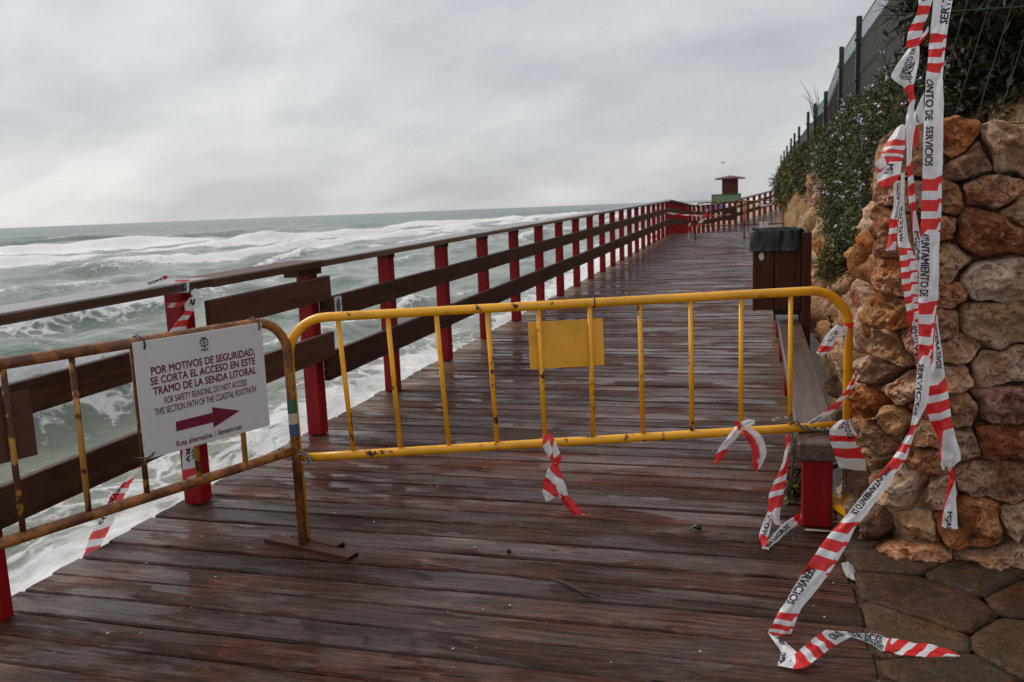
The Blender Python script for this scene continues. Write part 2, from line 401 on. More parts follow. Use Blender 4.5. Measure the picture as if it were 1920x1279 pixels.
def leaf_material(name, a, b, c_):
    t = NT(name); P = t.pos()
    n = t.noise(P, 3.0, 4, 0.6); i = t.node('ShaderNodeAttribute', attribute_name='tint', out='Fac')
    k = t.math('ADD', t.math('MULTIPLY', n, 0.5), t.math('MULTIPLY', i, 0.5))
    c = t.ramp(k, [(0.25, a), (0.5, b), (0.75, c_)])
    t.set(Base_Color=c, Roughness=0.55)
    t.b.inputs['Specular IOR Level'].default_value = 0.3
    return t.m

def tape_material():
    t = NT('barrier_tape'); us = t.node('ShaderNodeAttribute', attribute_name='stripe', out='Fac')
    P = t.pos(); n = t.noise(P, 60.0, 3, 0.6)
    red = t.math('MULTIPLY', t.math('LESS_THAN', t.math('FRACT', us), 0.58), t.math('GREATER_THAN', us, 0.0))
    c = t.mix(red, (0.82, 0.815, 0.82), t.mix(n, (0.70, 0.012, 0.014), (0.82, 0.026, 0.026)))
    t.set(Base_Color=c, Roughness=0.3, Normal=t.bump(t.noise(P, 34.0, 5, 0.6, 0.6), 0.6, 0.006))
    t.b.inputs['Subsurface Weight'].default_value = 0.0
    tr = t.n.new('ShaderNodeBsdfTranslucent'); t.l.new(c, tr.inputs['Color'])
    mx = t.n.new('ShaderNodeMixShader'); mx.inputs[0].default_value = 0.32
    t.l.new(t.b.outputs[0], mx.inputs[1]); t.l.new(tr.outputs[0], mx.inputs[2]); tp = t.n.new('ShaderNodeBsdfTransparent'); m2 = t.n.new('ShaderNodeMixShader'); m2.inputs[0].default_value = 0.07
    t.l.new(mx.outputs[0], m2.inputs[1]); t.l.new(tp.outputs[0], m2.inputs[2]); t.l.new(m2.outputs[0], t.out.inputs[0])
    return t.m

MAT = dict(
    deck=deck_material(),
    brown=board_material('dark_brown_board', (0.03, 0.0105, 0.006), (0.055, 0.021, 0.0125), (0.09, 0.038, 0.025), 1),
    brown_warm=board_material('warm_brown_board', (0.058, 0.024, 0.013), (0.09, 0.039, 0.0215), (0.125, 0.06, 0.037), 1),
    cap=board_material('wet_cap_board', (0.028, 0.0115, 0.008), (0.055, 0.024, 0.017), (0.10, 0.05, 0.038), 1, 0.35, 1.0, 0.3),
    bench=board_material('bench_seat_wood', (0.05, 0.027, 0.021), (0.105, 0.064, 0.053), (0.175, 0.118, 0.10), 1, 0.4, 0.35, 0.7),
    binwood=board_material('bin_wood', (0.055, 0.016, 0.009), (0.08, 0.024, 0.014), (0.105, 0.035, 0.021), 2, 0.5, 0.05),
    red=board_material('red_stained_post', (0.19, 0.004, 0.005), (0.26, 0.006, 0.007), (0.33, 0.012, 0.013), 2, 0.45, 0.06, 0.10),
    yellow=paint_material('yellow_enamel', (0.88, 0.395, 0.004), (0.045, 0.018, 0.009), 0.405, (0.5, 0.2, 0.01)),
    yellow_plate=paint_material('yellow_plate_enamel', (0.80, 0.36, 0.005), (0.045, 0.018, 0.009), 0.30, (0.5, 0.2, 0.01)),
    yellow_worn=paint_material('yellow_enamel_worn', (0.62, 0.30, 0.015), (0.035, 0.014, 0.008), 0.47, (0.4, 0.15, 0.01)),
    rust=rust_material(),
    rust_plate=plain('rusted_plate', (0.075, 0.022, 0.011), 0.6, 0.4, 0.3, 0.0, 14, 0.3),
    rust_bar=paint_material('yellow_bar_rusting', (0.42, 0.215, 0.028), (0.10, 0.032, 0.011), 0.52, (0.3, 0.11, 0.02), 0.45),
    green_band=plain('green_band_paint', (0.03, 0.10, 0.045), 0.5), blue_band=plain('blue_band_paint', (0.035, 0.075, 0.16), 0.5), white_band=plain('white_band_paint', (0.45, 0.38, 0.27), 0.5),
    sign=plain('white_sign_board', (0.56, 0.54, 0.54), 0.42, 0.4, 0.02, 0, 6, 0.02),
    sign_edge=plain('sign_core', (0.62, 0.56, 0.42), 0.7),
    maroon=plain('maroon_print', (0.15, 0.012, 0.028), 0.5, 0.3, 0.05),
    ink=plain('black_print', (0.012, 0.013, 0.016), 0.5, 0.3, 0.05),
    black=plain('black_plastic', (0.008, 0.008, 0.009), 0.4, 0.5),
    steel=plain('galvanised_steel', (0.32, 0.31, 0.29), 0.35, 0.5, 0.3, 0.9, 60),
    tape=tape_material(),
    mortar=stone_material('mortar', (0.06, 0.042, 0.027), (0.12, 0.086, 0.056), (0.19, 0.14, 0.095), 0.1, 0.7, stain=0.25),
    stone=stone_material('wall_stone', (0.25, 0.095, 0.042), (0.48, 0.25, 0.135), (0.60, 0.41, 0.285), 0.06, 1.12),
    rock=stone_material('bank_rock', (0.20, 0.088, 0.034), (0.42, 0.22, 0.10), (0.56, 0.36, 0.21), 0.08, 1.0, moss=0.2, stain=0.55),
    farrock=stone_material('far_bank_rock', (0.16, 0.075, 0.025), (0.40, 0.215, 0.07), (0.50, 0.32, 0.14), 0.08, 1.0, moss=0.5),
    flag=stone_material('wet_flagstone', (0.04, 0.0185, 0.0075), (0.075, 0.038, 0.0155), (0.115, 0.063, 0.028), 0.3, 0.72, stain=0.12, rough_bump=0.3, rv=0.16),
    slate=stone_material('dark_slate_flag', (0.024, 0.016, 0.010), (0.045, 0.03, 0.018), (0.07, 0.047, 0.028), 0.25, 0.85, stain=0.15, rough_bump=0.3),
    soil=stone_material('damp_soil', (0.045, 0.024, 0.011), (0.085, 0.048, 0.022), (0.13, 0.08, 0.04), 0.2, 0.9, moss=0.15, stain=0.1, rough_bump=0.5),
    water=water_material(),
    rosemary=leaf_material('rosemary_leaf', (0.018, 0.024, 0.006), (0.052, 0.064, 0.014), (0.145, 0.15, 0.036)),
    ivy=leaf_material('olive_scrub_leaf', (0.045, 0.046, 0.012), (0.11, 0.105, 0.025), (0.20, 0.17, 0.045)),
    dryleaf=leaf_material('dry_brown_leaf', (0.03, 0.018, 0.008), (0.075, 0.042, 0.016), (0.12, 0.075, 0.03)),
    hedge=leaf_material('dark_hedge_leaf', (0.011, 0.014, 0.007), (0.024, 0.029, 0.012), (0.045, 0.045, 0.018)),
    palm=leaf_material('palm_frond_leaf', (0.03, 0.03, 0.015), (0.07, 0.065, 0.035), (0.12, 0.11, 0.06)),
    flower=plain('pale_lilac_flower', (0.60, 0.60, 0.70), 0.6, 0.2, 0.15),
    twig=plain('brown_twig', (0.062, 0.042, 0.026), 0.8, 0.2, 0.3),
    green_metal=plain('green_fence_paint', (0.010, 0.028, 0.018), 0.42, 0.5, 0.15),
    wire=plain('green_fence_wire', (0.014, 0.032, 0.022), 0.5, 0.4),
    screen=board_material('grey_reed_screen', (0.05, 0.043, 0.038), (0.095, 0.084, 0.076), (0.15, 0.135, 0.12), 2, 0.7, 0.0),
    screen_brown=board_material('brown_reed_screen', (0.03, 0.02, 0.015), (0.06, 0.043, 0.033), (0.095, 0.07, 0.055), 2, 0.7, 0.0),
    liner=plain('black_bin_liner', (0.006, 0.007, 0.009), 0.36, 0.6, 0.2, 0, 30, 0.4),
    kiosk=board_material('kiosk_wood', (0.06, 0.02, 0.014), (0.085, 0.028, 0.02), (0.11, 0.04, 0.028), 2, 0.6, 0.0),
    kiosk_roof=plain('kiosk_roof', (0.10, 0.022, 0.018), 0.6),
    green_sign=plain('green_board', (0.12, 0.20, 0.10), 0.5), dark_frame=plain('dark_green_frame', (0.02, 0.055, 0.035), 0.5),
    sand=plain('wet_beach_sand', (0.30, 0.25, 0.18), 0.7, 0.3, 0.2, 0, 2.0),
    white=plain('white_plastic', (0.7, 0.7, 0.69), 0.4), grey_plastic=plain('torn_plastic', (0.34, 0.33, 0.31), 0.35),
    blue_cloth=plain('blue_cloth', (0.10, 0.16, 0.36), 0.7),
    shell=plain('shell_grit', (0.55, 0.52, 0.48), 0.5),
)
# ==================================================================  SETTING
# ------------------------------------------------------------------ sea
def build_sea():
    na, nr = 640, 980
    az = np.radians(np.linspace(-14, 82, na)); rr = 2.0*np.exp(np.linspace(0, math.log(5500/2.0), nr))
    A, Rr = np.meshgrid(az, rr); X = -np.sin(A)*Rr; Y = np.cos(A)*Rr
    cell = np.maximum(Rr*(az[1]-az[0]), Rr*0.0081)
    def lump(x, s, seed):          # cheap smooth 1-D noise
        r_ = np.random.default_rng(seed); o = np.zeros_like(x)
        for k in range(6):
            f = s*(1.0+0.9*k*r_.uniform(0.6, 1.2)); o += np.sin(x*f+r_.uniform(0, 6.28))/(1+0.55*k)
        return o/2.6
    def sst(x, a, b):
        t_ = np.clip((x-a)/(b-a), 0, 1); return t_*t_*(3-2*t_)
    Z = np.zeros_like(X); foam = np.zeros_like(X)
    # swell and chop
    r_ = np.random.default_rng(3)
    for k in range(64):
        lam = 0.45*(26/0.45)**r_.uniform()
        th = r_.normal(0.0, 0.55); kx, ky = math.cos(th), math.sin(th)
        a = 0.0072*lam**0.8*r_.uniform(0.6, 1.3)
        w = np.clip(lam/(3.2*cell)-0.6, 0, 1)
        ph = (kx*X+ky*Y)*2*math.pi/lam + r_.uniform(0, 6.28)
        s_ = np.sin(ph); Z += w*a*(s_ + 0.25*np.cos(2*ph))
    Z *= 0.55+0.45*sst(-X, 3, 14)
    near_shift = 1-0.42*sst(Y, 55, 210)
    rows = [  # x, height, back width, foam reach, foam strength, y-lump scale, seed
        (-128, 1.0, 11, 5, 0.25, 0.035, 11), (-98, 1.0, 9, 6, 0.40, 0.04, 12), (-73, 1.25, 7, 13, 1.12, 0.05, 13),
        (-53, 0.85, 5, 8, 0.92, 0.06, 14), (-38, 0.75, 4, 5, 0.88, 0.075, 15), (-27, 0.60, 3.0, 3.5, 0.62, 0.09, 21),
        (-19, 0.62, 2.3, 2.0, 0.62, 0.11, 17), (-13.2, 0.32, 1.8, 2.5, 0.3, 0.2, 18), (-9.1, 0.80, 1.5, 1.0, 0.75, 0.28, 19), (-6.3, 0.16, 1.0, 2.0, 0.5, 0.5, 20)]
    for x, a, bw, fr, fs, ls, sd in rows:
        xc = x*near_shift + lump(Y, ls, sd)*abs(x)*0.055
        amp = np.clip(0.62+0.62*lump(Y, ls*0.8, sd+50), 0.12, 1.25)
        if x == -9.1: amp = np.maximum(amp*0.6, 1.15*np.exp(-((Y-9.5)/4.0)**2))
        d = X-xc
        prof = np.where(d < 0, np.exp(-(d/bw)**2), np.exp(-(d/(bw*0.30))**2))
        fade = np.clip(bw*0.4/np.maximum(cell, 1e-3)-0.25, 0, 1)
        Z += a*amp*prof*np.maximum(fade, 0.35)
        fm = np.where(d < -0.22*bw, 0, np.where(d < 0.05*bw, sst(d, -0.22*bw, 0.0), np.exp(-np.clip(d, 0, None)/fr*1.15)))
        foam = np.maximum(foam, fm*fs*np.clip(0.25+0.95*amp, 0, 1.1))
    # broad turbulent field between the bars, heavier to the left
    foam = np.maximum(foam, 0.38*sst(X, -68, -52)*(1-sst(X, -40, -29))*(0.7+0.5*lump(Y, 0.04, 31))*(Y > -50))
    foam = np.maximum(foam, 0.24*sst(X, -34, -26)*(1-sst(X, -12, -8)))
    # wash along the piles
    sw = sst(X+lump(Y, 0.35, 77)*0.7, -7.9, -4.2)
    foam = np.maximum(foam, 0.42*sst(X, -9, -6.6)); foam = np.maximum(foam, 1.06*sw)
    foam = np.maximum(foam, 0.95*sst(X+0.06*np.clip(Y-20, 0, 60), -9, -4.5)*sst(Y, 14, 26))
    shoal = np.clip(sst(X, -13, -4.5)*0.8, 0, 1); far = sst(np.log(np.maximum(Rr, 1)), math.log(45), math.log(420))
    Z = -1.3 + Z*np.clip(1.0-(Rr/5200), 0, 1) - 0.10*sst(X, -8, -3)
    V = np.stack([X, Y, Z], -1).reshape(-1, 3)
    i = np.arange(nr*na).reshape(nr, na)
    q = np.stack([i[:-1, :-1], i[:-1, 1:], i[1:, 1:], i[1:, :-1]], -1).reshape(-1, 4)
    me = bpy.data.meshes.new('sea'); me.vertices.add(len(V)); me.vertices.foreach_set('co', V.ravel())
    me.loops.add(q.size); me.loops.foreach_set('vertex_index', q[:, ::-1].ravel())
    me.polygons.add(len(q)); me.polygons.foreach_set('loop_start', np.arange(0, q.size, 4)); me.polygons.foreach_set('loop_total', np.full(len(q), 4))
    me.update(calc_edges=True); me.validate()
    me.polygons.foreach_set('use_smooth', np.ones(len(q), bool))
    for nm, arr in (('foam', foam), ('shoal', shoal), ('far', far)):
        at_ = me.attributes.new(nm, 'FLOAT', 'POINT'); at_.data.foreach_set('value', arr.astype(np.float32).ravel())
    me.materials.append(MAT['water'])
    o = link(bpy.data.objects.new('sea', me)); tag(o, 'rough grey green sea with lines of white breakers beyond the railing', kind='structure')
build_sea()

# ------------------------------------------------------------------ boardwalk
deck = bpy.data.objects.new('boardwalk', None); link(deck); tag(deck, 'wet dark brown plank boardwalk running along the shore', kind='structure')
PITCHP = 0.1585
def plank_mesh(seed, length=3.13, width=0.1525, th=0.042):
    """one deck board: long axis X, chamfered and slightly wavy"""
    r_ = random.Random(seed); ns = 22; mb = MB(); prof = []
    hw = width/2; ph = [r_.uniform(0, 6.28) for _ in range(6)]
    vs = []
    for i in range(ns+1):
        x = -length/2 + length*i/ns
        e0 = 0.0026*math.sin(x*3.1+ph[0])+0.0018*math.sin(x*9.7+ph[1]); e1 = 0.0026*math.sin(x*2.7+ph[2])+0.0018*math.sin(x*8.3+ph[3])
        zt = 0.0018*math.sin(x*2.2+ph[4]); cup = 0.0014*math.sin(x*1.3+ph[5])
        ex = 0.0
        sec = [(-hw+e0, -th), (-hw+e0, -0.008), (-hw+e0+0.006, -0.0012+zt), (-hw*0.4, zt+cup), (hw*0.4, zt-cup), (hw+e1-0.006, -0.0012+zt), (hw+e1, -0.008), (hw+e1, -th)]
        vs += [(x, y, z) for y, z in sec]
    k = 8; fs = []
    for i in range(ns):
        for j in range(k):
            l = (j+1) % k; fs.append((i*k+j, i*k+l, (i+1)*k+l, (i+1)*k+j))
    fs.append(tuple(range(k))); fs.append(tuple(ns*k+j for j in range(k-1, -1, -1)))
    mb.add(vs, [q[::-1] for q in fs])
    return mb.mesh('plank', MAT['deck'])
PLANKS = [plank_mesh(i) for i in range(12)]
y = 1.05; k = 0
XL, XR = -2.785, 0.345
while y < 28.3:
    o = obj('plank', PLANKS[(k*7+k//5) % 12], deck, ((XL+XR)/2+random.uniform(-0.010, 0.010), y, D(y)+random.uniform(-0.0022, 0.0012)),
            (random.uniform(-0.006, 0.006), -0.0, random.uniform(-0.0035, 0.0035) + (math.pi if k % 2 else 0)))
    y += PITCHP + random.uniform(-0.0035, 0.0035); k += 1
# beyond the bend the walk swings right, dips a little and climbs again
FARL = [(-2.785, 28.3, D(28.3)), (-2.72, 31.0, 0.30), (-2.42, 34.0, 0.16), (-1.9, 38.0, 0.13), (-1.05, 42.0, 0.26), (0.1, 46.5, 0.52), (1.3, 51.0, 0.80), (2.7, 56.0, 1.0)]
def lerp_path(path, t):
    n = len(path)-1; i = min(int(t*n), n-1); f_ = t*n-i
    p = [np.array(path[max(0, min(n, j))], float) for j in (i-1, i, i+1, i+2)]
    return 0.5*((2*p[1])+(-p[0]+p[2])*f_+(2*p[0]-5*p[1]+4*p[2]-p[3])*f_**2+(-p[0]+3*p[1]-3*p[2]+p[3])*f_**3)
for i in range(112):
    t_ = (i+0.5)/112; p = lerp_path(FARL, t_); q = lerp_path(FARL, min(1, t_+0.01))-lerp_path(FARL, max(0, t_-0.01))
    a = math.atan2(q[1], q[0])-math.pi/2
    ctr = p+np.array([math.cos(a), math.sin(a), 0])*1.75
    obj('plank', PLANKS[i % 12], deck, tuple(ctr), (math.atan2(q[2], math.hypot(q[0], q[1])), 0, a), (1.12, 1.62, 1))
# bearers below the boards
for x in (-2.62, -1.4, 0.2):
    block('joist', x-0.05, x+0.05, 0.9, 28.2, -0.20, -0.05, MAT['brown'], deck)

# ------------------------------------------------------------------ railing along the sea side
rail = thing('wooden_railing', 'red posted wooden railing with brown boards along the sea edge', 'railing', (0, 0, 0))
PX0, PX1 = -2.740, -2.642; PD = 0.098
posts_y = [2.37, 3.60] + [4.85+1.2064*i for i in range(20)]
for i, py_ in enumerate(posts_y):
    py_ -= PD; block('post', PX0, PX1, py_, py_+PD, 0.002 if i else -0.05, 1.067, MAT['red'], rail, 0.006, slope=False)
    if i > 1:
        block('rail_bracket', PX0+0.012, PX1+0.004, py_-0.010, py_+PD+0.010, 1.03, 1.0672, MAT['brown'], rail, 0.003, slope=False)
block('rail_bracket', PX0-0.005, PX1+0.005, 4.62, 4.9, 1.02, 1.0669, MAT['brown_warm'], rail, 0.003)
def cap(y0, y1, dz=0.0, m='cap'): block('top_rail', -2.80, -2.565, y0, y1, 1.068+dz, 1.112+dz, MAT[m], rail, 0.007)
cap(0.6, 3.665, 0.006); cap(3.668, 4.80, 0.0, 'brown_warm')
ys = [4.803, 8.5, 12.1, 15.72, 19.34, 22.96, 26.58, 28.0]
for a, b in zip(ys, ys[1:]): cap(a, b-0.003)
def brd(y0, y1, z0, z1, m='brown', x0=-2.6405): block('board', x0, x0+0.038, y0, y1, z0, z1, MAT[m], rail, 0.004)
BOLT = MB().tube([(0, 0, 0), (0.006, 0, 0), (0.009, 0, 0)], [0.012, 0.012, 0.006], 8).mesh('bolt', MAT['rust_plate'], True)
for py_ in posts_y[2:14]:
    for zc_ in (0.794, 0.428): obj('bolt', BOLT, rail, (-2.6025, py_-PD/2, zc_+D(py_)+random.uniform(-0.012, 0.012)))
brd(0.6, 3.70, 0.722, 0.852); brd(0.6, 3.70, 0.345, 0.496)
brd(3.62, 4.87, 0.858, 1.008, 'brown_warm', -2.602); brd(3.62, 4.87, 0.495, 0.655, 'brown_warm', -2.602)
for a, b in zip([4.84, 10.94, 16.98, 23.0], [10.937, 16.977, 22.997, 28.0]):
    brd(a, b, 0.722, 0.866); brd(a, b, 0.338, 0.518)
st = thing('sticker', 'small white route sticker with a grey blue oval on the upper rail board', 'sticker', (-2.6012, 5.02, 0.79+D(5.0)))
mb = MB(); mb.box(0, 0.0012, -0.05, 0.05, -0.068, 0.068); mb.build('label_sheet', MAT['white'], st)
mb = MB(); mb.add([(0.0022, 0.029*math.cos(a)+0.0, 0.046*math.sin(a)+0.008) for a in [i*math.pi/10 for i in range(20)]] + [(0.0022, 0.0, 0.008)], [(i, (i+1) % 20, 20) for i in range(20)])
mb.build('oval_mark', plain('grey_blue_print', (0.10, 0.12, 0.17), 0.5, vary=0.4, scale=60), st)

far = thing('far_railing', 'distant red railing where the boardwalk bends right towards the hut', 'railing')
NF = 30
for i in range(NF):
    t_ = i/(NF-1); p = lerp_path(FARL, t_); q = lerp_path(FARL, min(1, t_+0.01))-lerp_path(FARL, max(0, t_-0.01)); a = math.atan2(q[1], q[0])-math.pi/2
    bm = bevel_box(0.125, 0.125, 1.07, 0.006); me = bm_mesh(bm, 'post', MAT['red']) if i == 0 else me
    obj('post', me, far, (p[0]+0.06, p[1], p[2]+0.535), (0, 0, a))
def far_strip(name, dx0, dx1, z0, z1, mat):
    mb = MB(); n = 40; vs = []
    for i in range(n+1):
        t_ = i/n; p = lerp_path(FARL, t_); q = lerp_path(FARL, min(1, t_+0.01))-lerp_path(FARL, max(0, t_-0.01)); q[2] = 0; q /= np.linalg.norm(q)
        s_ = np.array([q[1], -q[0], 0])
        for dx, z in ((dx0, z0), (dx1, z0), (dx1, z1), (dx0, z1)): vs.append(p+s_*dx+np.array([0, 0, z]))
    fs = [(i*4+j, i*4+(j+1) % 4, i*4+4+(j+1) % 4, i*4+4+j) for i in range(n) for j in range(4)]
    mb.add(vs, fs+[(3, 2, 1, 0), (n*4, n*4+1, n*4+2, n*4+3)]); return mb.build(name, mat, far)
far_strip('top_rail', -0.03, 0.2, 1.07, 1.115, MAT['brown'])
far_strip('board', 0.125, 0.163, 0.722, 0.866, MAT['brown']); far_strip('board', 0.125, 0.163, 0.338, 0.518, MAT['brown'])

# ------------------------------------------------------------------ ground behind and beside the deck
def fbm(p, s=1.0, o=4, seed=0.0):
    return noise.fractal(Vector((p[0]*s+seed, p[1]*s+seed*0.7, p[2]*s-seed)), 1.0, 2.0, o)
mb = MB(); n = 36
vs = []; fs = []
for i in range(n+1):
    for j in range(13):
        x = 0.30+(2.4)*j/12; y = -0.5+4.6*i/n
        vs.append((x, y, D(y)-0.0112+0.0015*fbm((x, y, 0), 3)))
for i in range(n):
    for j in range(12): a = i*13+j; fs.append((a, a+1, a+14, a+13))
mb.add(vs, fs); o = mb.build('ground', MAT['soil'], smooth=True); tag(o, 'damp brown ground beside the boardwalk at the wall foot', kind='structure')

# ------------------------------------------------------------------ stones: cells cut between measured stone centres
def clip(poly, a, b, wa=0.0, wb=0.0):   # keep the side nearer to a (sizes wa, wb shift the joint)
    nx, ny = b[0]-a[0], b[1]-a[1]; d2 = max(nx*nx+ny*ny, 1e-9); k_ = min(0.68, max(0.32, 0.5*(1+(wa*wa-wb*wb)/d2)))
    mx, my = a[0]+nx*k_, a[1]+ny*k_; out = []
    for i in range(len(poly)):
        p, q = poly[i], poly[(i+1) % len(poly)]
        dp = (p[0]-mx)*nx+(p[1]-my)*ny; dq = (q[0]-mx)*nx+(q[1]-my)*ny
        if dp <= 0: out.append(p)
        if (dp < 0) != (dq < 0) and dp != dq:
            t_ = dp/(dp-dq); out.append((p[0]+(q[0]-p[0])*t_, p[1]+(q[1]-p[1])*t_))
    return out
def cells(seeds, box, ax=1.0, wt=None):
    x0, x1, y0, y1 = box; res = []
    for i, s_ in enumerate(seeds):
        poly = [(x0*ax, y0), (x1*ax, y0), (x1*ax, y1), (x0*ax, y1)]; a = (s_[0]*ax, s_[1])
        for j, q in enumerate(seeds):
            if j != i and len(poly) > 2: poly = clip(poly, a, (q[0]*ax, q[1]), wt[i] if wt else 0.0, wt[j] if wt else 0.0)
        res.append([(p[0]/ax, p[1]) for p in poly])
    return res
def outline(poly, gap, nseg, rnd, it=1, kr=(0.10, 0.2)):
    c = np.mean(poly, 0); P = [np.array(p) for p in poly]
    for _ in range(it):
        Q = []
        for i in range(len(P)):
            a, b = P[i], P[(i+1) % len(P)]; k_ = rnd.uniform(*kr) if _ == 0 else 0.25
            Q += [a*(1-k_)+b*k_, a*k_+b*(1-k_)]
        P = Q
    P = np.array(P); ctr = P.mean(0)
    d = np.roll(P, -1, 0)-P; L = np.hypot(d[:, 0], d[:, 1]); cum = np.r_[0, np.cumsum(L)]; out = []
    for s_ in np.linspace(0, cum[-1], nseg, endpoint=False):
        i = min(np.searchsorted(cum, s_, 'right')-1, len(P)-1); f_ = (s_-cum[i])/max(L[i], 1e-9); out.append(P[i]+d[i]*f_)
    out = np.array(out); r_ = np.hypot(*(out-ctr).T)
    out = ctr+(out-ctr)*np.clip(1-gap/np.maximum(r_, 1e-6), 0.2, 1)[:, None]
    return out, ctr
def stone_mesh(poly, depth, frame, seed, gap=0.012, nseg=34, rough=0.35, back=0.12, power=9.0, rings=9, kr=(0.10, 0.2)):
    rnd = random.Random(seed); out, ctr = outline(poly, gap, nseg, rnd, 1, kr)
    O, e1, e2, nv = [np.array(v, float) for v in frame]
    size = math.sqrt(abs(0.5*sum(out[i][0]*out[(i+1) % nseg][1]-out[(i+1) % nseg][0]*out[i][1] for i in range(nseg))))
    tx, ty = rnd.uniform(-0.35, 0.35), rnd.uniform(-0.35, 0.35)
    rs = [0.0]+[((i+1)/rings)**0.85 for i in range(rings)]
    facets = [(np.array([rnd.uniform(-1, 1), rnd.uniform(-1, 1)]), rnd.uniform(0.30, 0.75)) for _ in range(8)]
    vs = []
    def place(u, v, w): return O+e1*u+e2*v+nv*w
    base = place(ctr[0], ctr[1], 0)
    for ri, r_ in enumerate(rs):
        for k_ in range(1 if ri == 0 else nseg):
            p = ctr if ri == 0 else ctr+(out[k_]-ctr)*r_
            w = depth*(1-r_**power)**(1/1.6) if r_ < 1 else 0.0
            du, dv = (p-ctr)/max(size, 1e-6)
            w *= 1+tx*du+ty*dv
            for fd, fl in facets:      # broken faces
                w = min(w, depth*(fl+0.55-(fd[0]*du+fd[1]*dv)*0.75))
            q = place(p[0], p[1], w); qn = q+seed*3.1
            m = (1-0.55*r_**4)
            dn = fbm(qn, 4.2/max(size, .12)*0.42, 3)*0.30*size*rough*m+(fbm(qn, 13, 4)*0.030*m-abs(fbm(qn, 24, 3))*0.022*m+fbm(qn, 55, 3)*0.010*m)*min(1.0, rough*2.2)
            q = q+nv*dn
            if ri: 
                dd = (out[k_]-ctr); dd = dd/np.hypot(*dd); jt = (fbm(qn, 9, 3)*0.022+fbm(qn, 30, 2)*0.008)*r_*min(1.0, 0.3+rough)
                q = q+(e1*dd[0]+e2*dd[1])*jt
            vs.append(q)
    for k_ in range(nseg): vs.append(place(*(ctr+(out[k_]-ctr)*0.94), -back))
    fs = [(0, 1+k_, 1+(k_+1) % nseg) for k_ in range(nseg)]
    for ri in range(1, len(rs)):
        a, b = 1+(ri-1)*nseg, 1+ri*nseg
        for k_ in range(nseg): l = (k_+1) % nseg; fs.append((a+k_, b+k_, b+l, a+l))
    vs = np.array(vs)-base
    return vs, fs, base
def add_stone(name, poly, depth, frame, seed, mat, parent, **kw):
    if len(poly) < 3: return
    vs, fs, base = stone_mesh(poly, depth, frame, seed, **kw)
    mb = MB(); mb.add(vs, fs); me = mb.mesh(name, mat)
    bm = bmesh.new(); bm.from_mesh(me); bmesh.ops.recalc_face_normals(bm, faces=bm.faces)
    bm.to_mesh(me); bm.free(); me.polygons.foreach_set('use_smooth', [True]*len(me.polygons))
    return obj(name, me, parent, tuple(base))

# ---- masonry wall that faces the viewer
WY = 3.42
wall = thing('stone_wall', 'rough ochre rubble stone wall facing the walk at the right', 'wall', (0, 0, 0))
near_px = [(1790,280),(1832,306),(1900,285),(1855,357),(1782,372),(1900,396),(1856,438),(1772,432),(1790,492),(1862,528),(1788,552),(1735,360),
    (1771,616),(1860,607),(1813,649),(1874,692),(1797,703),(1880,757),(1806,767),(1880,824),(1815,832),
    (1700,590),(1722,520),(1730,640),(1692,655),(1712,735),(1668,700),(1690,790),(1655,770),(1745,760),(1752,820),
    (1695,916),(1738,858),(1756,925),(1872,905),(1832,985),(1665,1000),(1728,1000),(1721,1060),(1855,1065),(1905,980),(1650,880),(1670,835),(1700,440),(1745,300)]
seeds = [tuple(at(a, b, WY-0.03)[[0, 2]]) for a, b in near_px]
size_px = {0:25,1:45,2:50,3:48,4:35,5:35,6:62,7:30,8:42,9:60,10:28,11:30,12:30,13:62,14:42,15:58,16:32,17:58,18:38,19:55,20:38,31:45,34:55,35:68,36:36,37:40,38:60,39:60}
wts = [size_px.get(i, 33)*0.0021 for i in range(len(near_px))]
for x in np.arange(1.08, 1.9, 0.2):
    for z in np.arange(0.06, 1.7, 0.17): wts.append(random.uniform(0.06, 0.11)); seeds.append((x+random.uniform(-.05, .05), z+random.uniform(-.05, .05)))
frame = ((0, WY, 0), (1, 0, 0), (0, 0, 1), (0, -1, 0))
for x in np.arange(0.5, 1.95, 0.13): seeds.append((x+random.uniform(-.04, .04), 1.76+random.uniform(-.05, .07))); wts.append(random.uniform(0.05, 0.10))
for i, c in enumerate(cells(seeds, (0.44, 1.9, -0.02, 1.85), 0.84, wts)):
    if len(c) > 2 and np.mean([p_[1] for p_ in c]) > 1.66: continue
    if len(c) < 3: continue
    a = np.array(c); 
    if max(a[:, 0]) > 1.8: continue
    cx = a[:, 0].mean(); rough_nat = cx < 0.60
    th = max(0.0, 0.70-cx)*4.2; e1_ = np.array([math.cos(th), -math.sin(th), 0])
    frame = (np.array([cx, WY+max(0.0, 0.70-cx)**2*2.2, 0])-e1_*cx, e1_, (0, 0, 1), (-math.sin(th), -math.cos(th), 0))
    add_stone('stone', c, random.uniform(0.055, 0.115) + (0.03 if rough_nat else 0), frame, 10+i, MAT['stone'] if not rough_nat or i % 3 else MAT['rock'], wall,
              gap=0.000 if rough_nat else 0.002, rough=1.15 if rough_nat else 1.0, kr=(0.04, 0.13), nseg=64 if i < 45 else 22, rings=20 if i < 45 else 6)
mb = MB(); mb.box(0.74, 2.4, WY+0.006, WY+1.0, -0.2, 1.585); mb.build('mortar_core', MAT['mortar'], wall)

